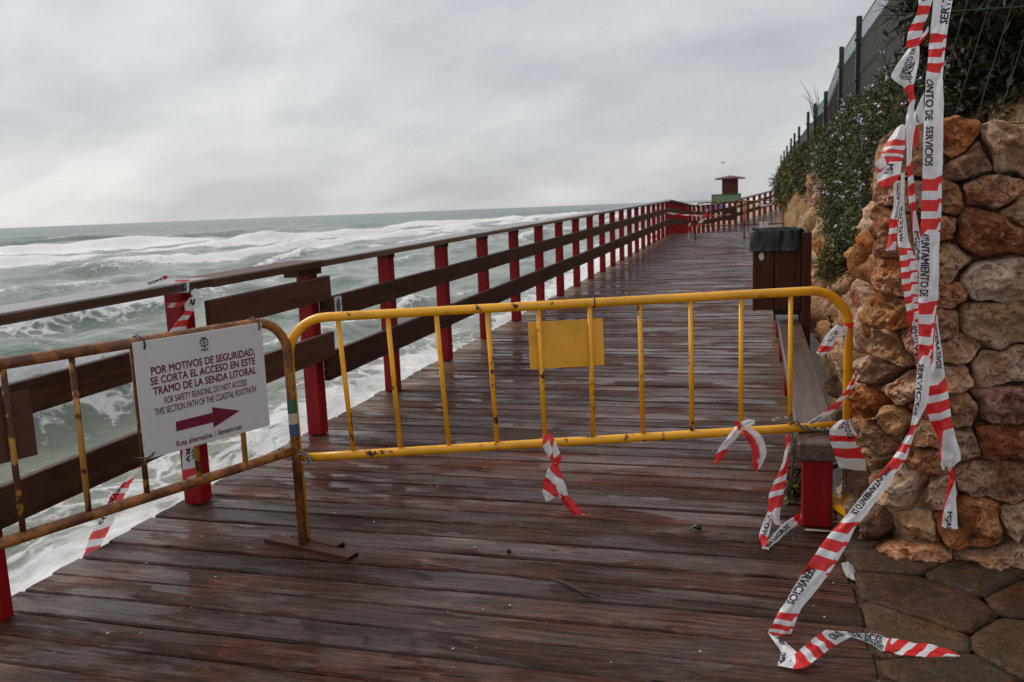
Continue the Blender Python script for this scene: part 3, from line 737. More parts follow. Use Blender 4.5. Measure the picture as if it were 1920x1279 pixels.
# ---- rocky bank behind the bench
bank = thing('rock_bank', 'rugged ochre rock bank rising behind the bench and bin', 'bank', (0, 0, 0))
def bank_x(y, z):
    return 0.60+0.06*max(z, 0)**1.4+(0.04 if z < 0.6 else 0)+0.012*max(0, y-6)+0.07*math.sin(y*0.9+1)+0.05*math.sin(y*2.3)*(z/1.5)
bseeds = []; yy = 3.5
while yy < 14:
    st_ = 0.24+0.022*(yy-3.5)
    z = random.uniform(0, 0.2)
    while z < 1.6:
        bseeds.append((yy+random.uniform(-.14, .14), z)); z += random.uniform(0.2, 0.46)
    yy += random.uniform(0.75, 1.25)*st_*1.15
for i, c in enumerate(cells(bseeds, (3.44, 14.2, -0.05, 1.62), 0.8)):
    if len(c) < 3: continue
    a = np.array(c); cy, cz = a[:, 0].mean(), a[:, 1].mean()
    fr = ((bank_x(cy, cz)+random.uniform(-0.03, 0.03), 0, D(cy)), (0, 1, 0), (0.1, 0, 1), (-1, 0, 0.1))
    add_stone('stone', c, random.uniform(0.09, 0.2), fr, 500+i, MAT['rock'] if i % 3 else MAT['stone'], bank, gap=0.002, rough=0.9, nseg=30 if cy < 9 else 18, back=0.3, rings=9 if cy < 9 else 6)
# weathered body of the bank, and its top shelf
vs = []; fs = []; ny = 150; prof = [(0.0, -0.3), (0.02, 0.0), (0.06, 0.5), (0.14, 1.0), (0.26, 1.4), (0.48, 1.75), (0.8, 1.95), (2.0, 2.05), (7.0, 2.3), (30.0, 3.2)]
for i in range(ny+1):
    y = 3.46+56*(i/ny)**1.25
    bx = 0.60+0.05*math.sin(y*0.8)+0.014*max(0, y-6) + max(0, y-26)*0.030+max(0, y-38)*0.10
    for j, (dx, z) in enumerate(prof):
        lo = min(1, max(0, (y-3.4)/2.0)); zz_ = z if z < 1.3 else 1.5+(z-1.5)*lo
        p = np.array([bx+dx, y, zz_+D(y)]); k_ = 0.32 if 0 < j < 7 else 0.1
        nz = fbm(p, 1.1, 5)*k_+fbm(p, 4.5, 3)*0.10*(1 if j < 7 else 0)
        vs.append((p[0]+abs(nz)*0.9 if y < 14 else p[0]+nz, p[1] if i else p[1], p[2]+nz*0.35))
m_ = len(prof)
for i in range(ny):
    for j in range(m_-1): a = i*m_+j; fs.append((a, a+1, a+m_+1, a+m_))
mb = MB(); mb.add(vs, [q[::-1] for q in fs]); o = mb.build('bank_body', MAT['farrock'], bank, smooth=True)
o.modifiers.new('s', 'SUBSURF').levels = 2; o.modifiers['s'].render_levels = 2
tx_ = bpy.data.textures.new('crag', 'VORONOI'); tx_.noise_scale = 0.6
dm = o.modifiers.new('d', 'DISPLACE'); dm.texture = tx_; dm.strength = 0.22; dm.mid_level = 0.6; dm.texture_coords = 'GLOBAL'

# ---- crazy paving in the near right corner
pav = bpy.data.objects.new('paving', None); link(pav); tag(pav, 'wet brown crazy paving between boardwalk and stone wall', kind='structure')
ps = []
for iy in range(9):
    for ix in range(7):
        ps.append((0.50+ix*0.29+random.uniform(-.11, .11)+(iy % 2)*0.12, 1.2+iy*0.27+random.uniform(-.10, .10)))
for i, c in enumerate(cells(ps, (0.358, 2.4, 1.0, 3.47))):
    if len(c) < 3: continue
    a = np.array(c); cy = a[:, 1].mean()
    fr = ((0, 0, D(cy)-0.020), (1, 0, 0), (0, 1, G), (0, 0, 1))
    add_stone('flagstone', c, random.uniform(0.0085, 0.0115), fr, 900+i, MAT['slate'] if i % 11 == 2 else MAT['flag'], pav, gap=0.0002, rough=0.02, back=0.02, power=30, nseg=30, rings=6, kr=(0.03, 0.09))

# ------------------------------------------------------------------ bench along the bank
def bench(name, label, y0, y1, legs, x0, x1, group=None):
    b = thing(name, label, 'bench', (0, 0, 0), 0, group)
    n = max(1, round((y1-y0)/3.3)); L = (y1-y0)/n
    for i in range(n): block('seat_plank', x0, x1, y0+i*L, y0+(i+1)*L-0.004, 0.30, 0.38, MAT['bench'], b, 0.008)
    for ly in legs: block('leg', x0+0.022, x0+0.142, ly, ly+0.12, 0.004, 0.299, MAT['red'], b, 0.005, slope=False)
    return b
bench('wall_bench', 'long weathered plank bench on red legs against the rock bank, starting behind the yellow barrier', 3.665, 9.95, [3.69, 4.87, 6.10, 7.32, 8.52, 9.62], 0.178, 0.350)
bench('wall_bench', 'distant plank bench on red legs beyond the litter bin', 17.5, 26.8, [17.7, 18.9, 20.1, 21.3, 22.5, 23.7, 24.9, 26.3], 0.12, 0.36)

# ------------------------------------------------------------------ litter bin
bn = thing('litter_bin', 'dark brown wooden litter bin with a black liner folded over its rim', 'litter bin', (0, 7.0, D(7.0)))
bx0, bx1, bd = -0.015, 0.375, 0.40; bz0, bz1 = 0.475, 1.045
def bpart(name, *a, m='binwood', w=0.004):
    x0, x1, y0, y1, z0, z1 = a; bm = bevel_box(x1-x0, y1-y0, z1-z0, w); me = bm_mesh(bm, name, MAT[m])
    return obj(name, me, bn, ((x0+x1)/2, (y0+y1)/2, (z0+z1)/2))
xm = 0.148
bpart('front_board', bx0+0.022, xm-0.004, 0.006, 0.028, bz0, bz1); bpart('front_board', xm+0.004, bx1-0.068, 0.006, 0.028, bz0, bz1)
bpart('corner_post', bx0, bx0+0.03, 0, 0.032, bz0-0.004, bz1+0.004); bpart('corner_post', bx1-0.066, bx1-0.03, 0, 0.032, bz0-0.004, bz1+0.004)
bpart('side_board', bx0, bx0+0.022, 0.034, 0.21, bz0, bz1); bpart('side_board', bx0, bx0+0.022, 0.217, bd, bz0, bz1)
bpart('back_board', bx0+0.024, bx1-0.032, bd-0.022, bd, bz0, bz1)
bpart('side_board', bx1-0.052, bx1-0.03, 0.034, bd, bz0, bz1)
bpart('base_board', bx0+0.024, bx1-0.054, 0.03, bd-0.024, bz0+0.01, bz0+0.03)
bpart('support_post', bx1-0.026, bx1+0.045, -0.03, 0.09, 0.0, bz1+0.035); bpart('support_post', bx1-0.026, bx1+0.045, bd-0.12, bd, 0.0, bz1+0.035)
bpart('side_panel', bx1-0.022, bx1+0.038, 0.092, bd-0.122, bz0-0.06, bz1+0.03)
bpart('bracket', bx0+0.16, bx1-0.03, 0.10, 0.30, bz0-0.05, bz0-0.006, m='black')
def liner():
    vs = []; fs = []; nseg = 72; rows_ = [(-0.022, bz1-0.10), (-0.010, bz1-0.02), (0.0, bz1+0.012), (0.006, bz1+0.055), (0.012, bz1+0.063), (0.018, bz1+0.048), (0.016, bz1+0.012), (0.022, bz1-0.045), (0.02, bz1-0.075), (0.026, bz1-0.105)]
    cx, cy, hx, hy = (bx0+bx1-0.03)/2, bd/2, (bx1-bx0-0.03)/2, bd/2
    for ri, (off, z) in enumerate(rows_):
        for k_ in range(nseg):
            a = 2*math.pi*k_/nseg; c_, s_ = math.cos(a), math.sin(a); m = max(abs(c_), abs(s_)); x, y = c_/m, s_/m
            r_ = (abs(x)**14+abs(y)**14)**(-1/14)
            p = (cx+x*r_*(hx+off), cy+y*r_*(hy+off), z)
            w = fbm((p[0]*1.0, p[1]*1.0, z*0.35), 13, 3, 5.0)*0.014*(1 if ri > 2 else 0.5)+math.sin(a*23+ri*0.6)*0.0028
            dz = fbm((c_*2, s_*2, 0), 1.7, 3, 9.0)*0.022*(1 if ri > 6 else 0.35)
            vs.append((p[0]+x*w, p[1]+y*w, z+dz))
    for i in range(len(rows_)-1):
        for k_ in range(nseg): l = (k_+1) % nseg; fs.append((i*nseg+k_, i*nseg+l, (i+1)*nseg+l, (i+1)*nseg+k_))
    mb = MB(); mb.add(vs, fs); o = mb.build('bin_liner', MAT['liner'], bn, smooth=True)
liner()
mb = MB(); mb.add([(0.055+0.024*math.cos(a)*(1 if math.cos(a) < 0.3 else 0.62), 0.0045, 0.90+0.032*math.sin(a)) for a in [i*math.pi/8 for i in range(16)]], [tuple(range(15, -1, -1))])
mb.build('round_sticker', MAT['white'], bn)

# ------------------------------------------------------------------ crowd-control barriers
def arc(cx, cz, r, a0, a1, n=9): return [(cx+r*math.cos(a), cz+r*math.sin(a)) for a in np.linspace(a0, a1, n)]
def barrier(name, label, L, loc, ang, mats, ztop, zbot, bars, plate, z_base=0.0, foot=True, group=None, foot_len=(0.28, 0.34), rb=0.165, bar_r=0.0105, plate_off=0.012, cat='barrier'):
    b = thing(name, label, cat, loc, ang, group); r = 0.0195
    path = [(0, 0, z_base)]+[(x, 0, z) for x, z in arc(rb, ztop-rb, rb, math.pi, math.pi/2)]
    path += [(L*k_/8, 0, ztop) for k_ in range(2, 7)]
    path += [(x, 0, z) for x, z in arc(L-rb, ztop-rb, rb, math.pi/2, 0)]+[(L, 0, z_base)]
    MB().tube(path, r, 14).build('frame', MAT[mats[0]], b, True)
    MB().tube([(0.012, 0, zbot)]+[(L*k_/10, 0, zbot) for k_ in range(1, 10)]+[(L-0.012, 0, zbot)], r*0.97, 14).build('bottom_rail', MAT[mats[1]], b, True)
    for s_, ds in bars: MB().tube([(s_+ds, 0, zbot+0.012), (s_+ds*0.5, 0, (zbot+ztop)/2), (s_, 0, ztop-0.012)], bar_r, 8).build('bar', MAT[mats[2]], b, True)
    if plate:
        x0, x1, z0, z1 = plate; bm = bevel_box(x1-x0, 0.003, z1-z0, 0.0008)
        obj('name_plate', bm_mesh(bm, 'name_plate', MAT[mats[3]]), b, ((x0+x1)/2, plate_off, (z0+z1)/2))
    return b
def foot(parent, x, y, z, ang, L0, L1, mat, w=0.06):
    mb = MB(); t_ = 0.004; h = 0.022
    for sx in (-1, 1): mb.box(sx*w/2-t_/2, sx*w/2+t_/2, -L0, L1, 0, h)
    mb.box(-w/2-t_/2, w/2+t_/2, -L0, L1, h+0.0004, h+t_)
    o = mb.build('foot', mat, parent); o.location = (x, y, z); o.rotation_euler = (0, 0, ang); return o

YA = np.array([-1.867, 3.150]); YR = np.array([0.396, 3.897]); Ly = float(np.hypot(*(YR-YA))); ay = math.atan2(*(YR-YA)[::-1])
zb_ = D(3.106)
yb = barrier('yellow_barrier', 'yellow steel barrier with chipped paint and blank plate across the boardwalk', Ly, (YA[0], YA[1], zb_), ay,
    ('yellow', 'yellow', 'yellow', 'yellow_plate'), 0.986, 0.389,
    [(s_+0.042-0.012*s_/2.3, d_) for s_, d_ in [(0.174, .02), (.382, .015), (.586, .018), (.801, .012), (1.017, .004), (1.236, -.004), (1.449, 0), (1.668, -.004), (1.886, -.005), (2.101, -.003)]],
    (1.008, 1.327, 0.713, 0.916))
yb.rotation_euler = (0, -0.0095, ay)
foot(yb, Ly, 0, -0.012, 0.1, 0.30, 0.34, MAT['yellow'], 0.055)
foot(yb, 0.02, 0.02, -0.004, 0.975, 0.17, 0.10, MAT['rust_plate'], 0.05)
MB().tube([(1.29+0.0225*0, 0.0225*math.cos(a), 0.986+0.0225*math.sin(a)) for a in np.linspace(0, 2*math.pi, 17)[:-1]], 0.0028, 5, closed=True).build('cable_tie', MAT['black'], yb, True)

K = 0.976
RA = np.array([-2.141, 2.543])*K; RU = np.array([0.342, 0.9397])
def kz(z): return 1.45-K*(1.45-z)
ang_r = math.atan2(RU[1], RU[0]); s_leg = 0.690*K
LR = 2.33; org = RA+RU*(s_leg-LR)
zr = D(RA[1]+0.4)
rb_bars = [(LR-s_leg+K*s_, -0.004) for s_ in (-0.438, -0.219, 0.0, 0.218, 0.435)]
rb_bars += [(LR-s_leg+K*(-0.438-0.219*i), 0) for i in range(1, 6)]
rb_ = barrier('rusty_barrier', 'rust covered steel barrier beside the railing that carries the white notice', LR, (org[0], org[1], zr), ang_r,
    ('rust', 'rust', 'rust_bar', 'rust_plate'), kz(0.985), kz(0.412), rb_bars, (LR-s_leg-0.70, LR-s_leg-0.352, kz(0.665), kz(0.885)), z_base=-0.0, rb=0.15, plate_off=0.012)
foot(rb_, LR, -0.01, -0.004, 0.094, 0.27, 0.21, MAT['rust_plate'], 0.06)
for nm, z0, z1, m in (('green_band', .50, .556, 'green_band'), ('white_band', .452, .498, 'white_band'), ('blue_band', .40, .45, 'blue_band')):
    MB().tube([(LR, 0, z0+0.1), (LR, 0, z1+0.1)], 0.0202, 14, cap=False).build(nm, MAT[m], rb_, True)
foot(rb_, 0, 0, -0.012, 0, 0.26, 0.28, MAT['rust_plate'], 0.06)

# ---- notice tied to the rusty barrier
ntc = thing('notice_board', 'white notice with maroon Spanish and English text and a right arrow', 'sign',
            (RA[0], RA[1], zr), ang_r)
OFF = -0.036                        # towards the viewer (local -Y)
s0, s1, z0n, z1n = -0.017*K, 0.537*K, kz(0.5625), kz(0.990)
bm = bevel_box(s1-s0, 0.006, z1n-z0n, 0.0012)
obj('panel', bm_mesh(bm, 'panel', MAT['sign']), ntc, ((s0+s1)/2, OFF, (z0n+z1n)/2))
mb = MB(); mb.box(s0-0.0018, s0-0.0002, OFF-0.0031, OFF+0.0031, z0n, z1n); mb.build('panel_edge', MAT['sign_edge'], ntc)
def text_mesh(body, bold=0.0):
    cu = bpy.data.curves.new('txt', 'FONT'); cu.body = body; cu.offset = bold; cu.resolution_u = 3
    ob = bpy.data.objects.new('txt', cu); COL.objects.link(ob)
    dg = bpy.context.evaluated_depsgraph_get(); me = bpy.data.meshes.new_from_object(ob.evaluated_get(dg))
    n = len(me.vertices); co = np.empty(n*3); me.vertices.foreach_get('co', co); co = co.reshape(-1, 3)
    fs = [tuple(p.vertices) for p in me.polygons]
    bpy.data.objects.remove(ob); bpy.data.curves.remove(cu); bpy.data.meshes.remove(me)
    return co, fs
def sign_text(body, sa, sb, za, zb__, bold, mat='maroon', name='lettering'):
    co, fs = text_mesh(body); lo, hi = co.min(0), co.max(0)
    # cap height from a reference letter so descenders and accents hang outside the box
    ref, _ = text_mesh('H'); h0, h1 = ref[:, 1].min(), ref[:, 1].max()
    u = sa+(co[:, 0]-lo[0])/(hi[0]-lo[0])*(sb-sa); v = za+(co[:, 1]-h0)/(h1-h0)*(zb__-za)
    mb = MB(); e_ = (sb-sa)/(hi[0]-lo[0])*bold
    eh = (zb__-za)*bold*1.4
    for q_, (dx, dy) in enumerate(((e_, eh), (-e_, eh), (e_, -eh), (-e_, -eh)) if bold > 0.005 else ((0.0, 0.0),)):
        mb.add([((a+dx)*K, OFF-0.0036-0.0003*q_, kz(b+dy)) for a, b in zip(u, v)], fs)
    return mb.build(name, MAT[mat], ntc)
sign_text('POR MOTIVOS DE SEGURIDAD,', 0.038, 0.492, 0.865, 0.8925, 0.02)
sign_text('SE CORTA EL ACCESO EN ESTE', 0.032, 0.489, 0.8285, 0.8555, 0.02)
sign_text('TRAMO DE LA SENDA LITORAL', 0.038, 0.49, 0.790, 0.8175, 0.02)
sign_text('FOR SAFETY REASONS, DO NOT ACCESS', 0.079, 0.44, 0.7505, 0.775, 0.006)
sign_text('THIS SECTION PATH OF THE COASTAL FOOTPATH', 0.036, 0.482, 0.715, 0.740, 0.006)
sign_text('Ruta alternativa', 0.109, 0.262, 0.5805, 0.6005, 0.012)
sign_text('/  Alternative route', 0.274, 0.399, 0.5805, 0.6005, 0.006)
mb = MB(); pts = [(0.113, 0.637), (0.271, 0.636), (0.271, 0.614), (0.397, 0.655), (0.273, 0.696), (0.272, 0.674), (0.114, 0.674)]
mb.add([(a*K, OFF-0.0036, kz(b)) for a, b in pts], [(0, 1, 5, 6), (2, 3, 4), ]); mb.build('arrow', MAT['maroon'], ntc)
# town crest: shield under a crown with leafy mantling
mb = MB(); cxn, czn = 0.265, 0.950
def poly(pts): mb.add([((cxn+a)*K, OFF-0.0036, kz(czn+b)) for a, b in pts], [tuple(range(len(pts)))])
for sg in (-1, 1):
    for k_ in range(5):
        a = math.radians(-80+k_*36); r_ = 0.0165; c_, s_ = math.cos(a)*r_*sg, math.sin(a)*r_
        poly([(c_+0.0045*math.cos(j*1.2566+k_), s_+0.0042*math.sin(j*1.2566+k_)) for j in range(5)][::-1 if sg < 0 else 1])
poly([(-0.009, 0.009), (-0.0075, -0.006), (0, -0.013), (0.0, -0.010), (-0.0055, -0.005), (-0.0065, 0.007)]); poly([(0.009, 0.009), (0.0075, -0.006), (0, -0.013), (0.0, -0.010), (0.0055, -0.005), (0.0065, 0.007)])
poly([(-0.009, 0.009), (-0.009, 0.0065), (0.009, 0.0065), (0.009, 0.009)]); poly([(-0.003, 0.004), (0.003, 0.004), (0.0025, -0.005), (0, -0.008), (-0.0025, -0.005)])
for a in (-0.008, -0.004, 0.0, 0.004, 0.008): poly([(a-0.0022, 0.0125), (a+0.0022, 0.0125), (a*1.25, 0.0205+0.003*(abs(a) < 0.005))])
poly([(-0.008, 0.011), (0.008, 0.011), (0.0085, 0.0128), (-0.0085, 0.0128)])
mb.build('crest', MAT['ink'], ntc)
sign_text('MIJAS', 0.250, 0.281, 0.918, 0.9265, 0.02, 'ink')
for sx, zz_, dx in ((0.022, 0.985, 0.0), (0.522, 0.985, 0.0)):
    MB().tube([((sx-0.010)*K, 0.02, kz(1.000)), ((sx-0.004)*K, -0.01, kz(1.012)), (sx*K, OFF-0.006, kz(0.995)), ((sx+0.001)*K, OFF-0.008, kz(0.975)), ((sx-0.001)*K, OFF-0.004, kz(0.962))], 0.0032, 6).build('cable_tie', MAT['black'], ntc, True)
MB().tube([(-0.045*K, -0.012, kz(0.572)), (-0.012*K, OFF-0.006, kz(0.568)), (0.004*K, OFF-0.007, kz(0.573)), (0.014*K, OFF-0.010, kz(0.585))], 0.0032, 6).build('cable_tie', MAT['black'], ntc, True)
mb = MB(); mb.add([(0.498*K, OFF-0.0036, kz(0.5745)), (0.508*K, OFF-0.0036, kz(0.5745)), (0.503*K, OFF-0.0036, kz(0.587))], [(0, 1, 2)]); mb.build('corner_mark', MAT['white'], ntc)

# ---- chains
def chain(name, label, pts, n, rl=0.0135, wire=0.0028):
    c = thing(name, label, 'chain', tuple(np.array(pts[0])))
    P = [np.array(p)-np.array(pts[0]) for p in pts]
    me = None
    for i in range(n):
        t_ = (i+0.5)/n; p = lerp_path(P, t_); q = lerp_path(P, min(1, t_+0.02))-lerp_path(P, max(0, t_-0.02)); q = Vector(q).normalized()
        if me is None:
            path = [(0.6*rl*math.cos(a), 0, (rl if math.sin(a) > 0 else -rl)*0.5+0.75*rl*math.sin(a)) for a in np.linspace(0, 2*math.pi, 15)[:-1]]
            m_b = MB().tube(path, wire, 6, closed=True); me = m_b.mesh('link', MAT['steel'], True)
        rot = q.to_track_quat('Z', 'Y') @ Matrix.Rotation(math.pi/2*(i % 2)+0.3, 3, 'Z').to_quaternion()
        o = obj('link', me, c, tuple(p)); o.rotation_mode = 'QUATERNION'; o.rotation_quaternion = rot
def bpt(s_, z, off=0.0):            # point on the yellow barrier
    u = (YR-YA)/Ly; nrm_ = np.array([u[1], -u[0]]); p = YA+u*s_+nrm_*off; return (p[0], p[1], z+zb_+0.0095*s_-0.01)
chain('chain', 'steel chain wound round the right end of the yellow barrier bottom rail', [bpt(2.05, .45, .03), bpt(2.10, .452, .04), bpt(2.16, .418, .045), bpt(2.22, .40, .045), bpt(2.29, .395, .04), bpt(2.335, .405, .035)], 17)
chain('chain', 'loose chain end with padlock loop hanging under the yellow barrier beside the bench', [bpt(2.13, .375, .02), bpt(2.135, .35, .03), bpt(2.125, .31, .025), bpt(2.14, .285, .02)], 8)
chain('chain', 'rusty chain hanging down the right leg of the yellow barrier', [bpt(2.365, .34, .02), bpt(2.37, .22, .02), bpt(2.362, .10, .02)], 14)
chain('chain', 'short chain binding the rusty and yellow barriers together', [bpt(-0.075, .445, .03), bpt(-.03, .425, .045), bpt(0.02, .43, .04), bpt(0.05, .40, .03), bpt(0.03, .385, .035), bpt(-.03, .405, .045)], 13)

# ---- far barrier
zb2 = D(25.45)
fb = barrier('far_barrier', 'distant rusty yellow barrier with a brown plate closing the far walk', 2.42, (-1.65, 25.45, zb2), 0.05, ('rust_bar', 'rust', 'rust_bar', 'rust_plate'), 1.02, 0.36, [(0.24*i+0.2, 0) for i in range(9)], (0.74, 1.14, 0.5, 0.86), plate_off=-0.03)
MB().tube([(1.36, -0.04, 0.0), (1.36, -0.04, 1.0)], 0.0195, 10).build('leg', MAT['rust'], fb, True)
for x in (0, 1.36, 2.42): foot(fb, x, 0, -0.005, 0.0, 0.2, 0.2, MAT['rust_plate'])

# ------------------------------------------------------------------ warning tape
def row3(r_):
    lx, ly, rx, ry, d = r_[:5]
    if isinstance(d, tuple):
        if d[0] == 'x': return atx(lx, ly, d[1]), atx(rx, ry, d[2] if len(d) > 2 else d[1])
        if d[0] == 'g': return on_deck(lx, ly, d[1]), on_deck(rx, ry, d[2] if len(d) > 2 else d[1])
        return at(lx, ly, d[0]), at(rx, ry, d[1])
    return at(lx, ly, d), at(rx, ry, d)
def strip(root, rows, slant=0.25, curl=0.0, sub=6, nv=8, seed=0, texts=(), wrinkle=0.0042, name='strip', fold=None):
    Ls, Rs, us = [], [], []
    for r_ in rows:
        a, b = row3(r_); Ls.append(a); Rs.append(b); us.append(r_[5])
    n = len(rows)-1
    if n == 1:
        Ls.insert(1, (Ls[0]+Ls[1])/2); Rs.insert(1, (Rs[0]+Rs[1])/2); us.insert(1, (us[0]+us[1])/2); n = 2
    def ev(t_, v):
        t_ = min(max(t_, 0), n); i = min(int(t_), n-1); f_ = t_-i
        def cr(A):
            p = [A[max(0, min(n, j))] for j in (i-1, i, i+1, i+2)]
            return 0.5*((2*p[1])+(-p[0]+p[2])*f_+(2*p[0]-5*p[1]+4*p[2]-p[3])*f_**2+(-p[0]+3*p[1]-3*p[2]+p[3])*f_**3)
        l, r_ = cr(Ls), cr(Rs); return l+(r_-l)*v
    def nor(t_, v):
        e = 0.05; a = ev(t_+e, v)-ev(t_-e, v); b = ev(t_, 1)-ev(t_, 0); c = np.cross(a, b); L_ = np.linalg.norm(c)
        if L_ < 1e-9: return np.array([0, -1.0, 0])
        c = c/L_; return c if c@(EYE-ev(t_, v)) > 0 else -c
    def full(t_, v, lift=0.0):
        p = ev(t_, v); q = p+seed*1.7; nn = nor(t_, v)
        return p+nn*(curl*(math.sin(math.pi*v)-0.6)+wrinkle*fbm(q, 26, 3)*2.0+wrinkle*0.8*math.sin(v*9.5+t_*1.3+seed)+lift)
    nt = n*sub; vs = []; uu = []
    for i in range(nt+1):
        t_ = i/sub; k_ = min(int(t_), n-1); u = us[k_]+(us[k_+1]-us[k_])*(t_-k_)
        for j in range(nv+1): vs.append(full(t_, j/nv)); uu.append(u+(slant*(j/nv-0.5) if u > 0.02 else 0)+(0.42 if fold and j/nv > fold and u > 0.3 and (u % 1) < 0.6 else 0))
    fs = [(i*(nv+1)+j, i*(nv+1)+j+1, (i+1)*(nv+1)+j+1, (i+1)*(nv+1)+j) for i in range(nt) for j in range(nv)]
    # torn ends
    mb = MB(); mb.add(np.array(vs)-np.array(root.location), fs); o = mb.build(name, MAT['tape'], root, True)
    at_ = o.data.attributes.new('stripe', 'FLOAT', 'POINT'); at_.data.foreach_set('value', np.array(uu, np.float32))
    mids = [(r_[1]+r_[3])/2 for r_ in rows]
    for tx in texts:
        body, a, b, v0, v1 = tx[:5]
        if len(tx) > 5 and tx[5] == 'i': ta, tb = a, b
        else:
            xs = np.array(mids); ts = np.arange(len(xs)); ta, tb = (np.interp(w, xs, ts) for w in (a, b))
        co, tf = text_mesh(body); lo, hi = co.min(0), co.max(0)
        X = (co[:, 0]-lo[0])/(hi[0]-lo[0]); Yv = (co[:, 1]-lo[1])/(hi[1]-lo[1])
        mb = MB(); ex = 0.03/(hi[0]-lo[0])
        for q_, (dx, dy) in enumerate(((ex, 0.03), (-ex, 0.03), (ex, -0.03), (-ex, -0.03))):
            mb.add([full(ta+(tb-ta)*(x+dx), v0+(v1-v0)*(y+dy), 0.0014+0.0003*q_)-np.array(root.location) for x, y in zip(X, Yv)], tf)
        mb.build('lettering', MAT['ink'], root)
    return o

T = lambda label, px_: thing('warning_tape', label, 'tape', tuple(px_), 0, 'red and white barrier tape')
# the long tape from the fence down to the floor
t1 = T('longest red and white tape, hanging beside the wall and trailing across deck and paving', at(1750, 400, 3.15))
Y1 = 3.15
strip(t1, [(1753,-22,1791,-22,Y1,-1),(1750,0,1787,0,Y1,-1),(1746,45,1779,45,Y1,-.2),(1744.5,63,1775.5,66,Y1,.01),(1742,90,1772,93,Y1,1.0),(1740,116,1770,121,Y1,2.0),(1736.5,136,1768,148,Y1,2.75),
    (1735,165,1769,168,3.16,2.8),(1734,200,1769.5,200,3.16,2.8),(1733,230,1769,230,3.16,2.8),(1731,270,1768.5,270,3.16,2.8),(1730,310,1768,310,3.16,2.8),(1729.8,332,1766,339,3.16,2.99),
    (1728.5,372,1765,378,3.155,4.0),(1727.5,407,1764,413,3.155,5.0),(1726,428,1763,435,3.155,5.6),(1725,460,1762,462,3.15,5.7),(1724,510,1761,512,3.15,5.7),(1723,556,1759,556,3.15,5.8),(1722.5,566,1757,570,3.15,6.01),
    (1722,604,1752,612,3.145,7.0),(1722,642,1749,652,3.14,8.0),(1721.5,663,1746,672,3.14,8.6),(1720,700,1743,704,3.13,8.7),(1716,750,1739,754,3.12,8.7),(1709,790,1721,794,3.11,8.9),(1703,812,1714,817,3.10,9.55),(1693,829,1706,838,3.09,10.0),(1680,852,1697,863,3.07,10.9),
    (1664,871,1684,885,3.05,11.56),(1628,915,1650,932,3.01,11.7),(1596,954,1622,970,2.96,11.8),(1577,977,1606,986,2.94,12.01),(1552,1006,1588,1022,2.91,13.0),(1530,1036,1568,1056,2.87,14.0),(1513,1060,1553,1079,2.84,14.6),
    (1494,1092,1532,1106,2.82,14.7),(1474,1127,1505,1138,2.79,14.7),(1461,1146,1496,1156,2.775,15.02),(1450,1167,1488,1178,2.755,16.0),(1440,1185,1481,1194,2.745,17.2),(1443,1190,1475,1206,2.74,17.6)],
    slant=0.16, curl=0.004, nv=10, fold=0.82, texts=[('SERVICIOS', 44, -36, 0.92, 0.45), ('ONTO DE', 152, 226, 0.05, 0.42), ('SERVICIOS', 238, 311, 0.10, 0.48), ('AYUNTAMIENTO DE', 441, 556, 0.06, 0.46), ('SERVICIOS', 686, 778, 0.05, 0.42),
    ('AYUNTAMIENTO DE', 880, 966, 0.08, 0.46), ('SERVICIOS', 1070, 1134, 0.06, 0.44)])
strip(t1, [(1440,1186,1477,1207,('g',.012,.03),-1),(1452,1204,1482,1209,('g',.014,.032),-1),(1464,1222,1492,1221,('g',.010,.022),-1),(1459,1240,1493,1226,('g',.008,.016),-1),(1458,1249,1497,1233,('g',.006,.012),-1)], texts=[('MIJAS', 0.15, 1.2, 0.25, 0.75, 'i'), ('OPERA', 2.3, 3.6, 0.1, 0.35, 'i')], seed=3)
strip(t1, [(1460,1248,1492,1222,('g',.008,.02),-1),(1478,1252,1494,1224,('g',.010,.026),-.01),(1506,1255,1491,1224,('g',.012,.03),.02),(1530,1237,1510,1209,('g',.014,.04),1.0),(1553,1219,1530,1193,('g',.016,.05),2.0),(1564,1212,1540,1186,('g',.018,.055),2.6),(1582,1201,1552,1181,('g',.02,.06),2.7),(1594,1194,1566,1182,('g',.024,.05),2.7)],
    slant=0.1, texts=[('OPERA', 5.35, 7.4, 0.72, 0.3, 'i')], seed=5)
strip(t1, [(1566,1182,1594,1194,('g',0.068,0.048),-1),(1600,1187,1622,1202,('g',0.053,0.038),-1),(1640,1191,1645,1214,('g',0.043,0.028),-1),(1662,1195,1655,1221,('g',0.040,0.026),-.01),(1679,1197,1667,1224,('g',0.040,0.024),.03),(1713,1204,1703,1230,('g',0.038,0.023),1.0),(1746,1210,1745,1233,('g',0.036,0.023),2.0),(1776,1218,1774,1233,('g',0.032,0.023),2.6),(1801,1227,1801,1232,('g',0.026,0.023),2.65)],
    slant=0.5, texts=[('SERVICIOS', 0.6, 2.6, 0.55, 0.05, 'i'), ('OPERATIVOS', 0.9, 2.9, 0.98, 0.6, 'i')], seed=6, wrinkle=0.0035)

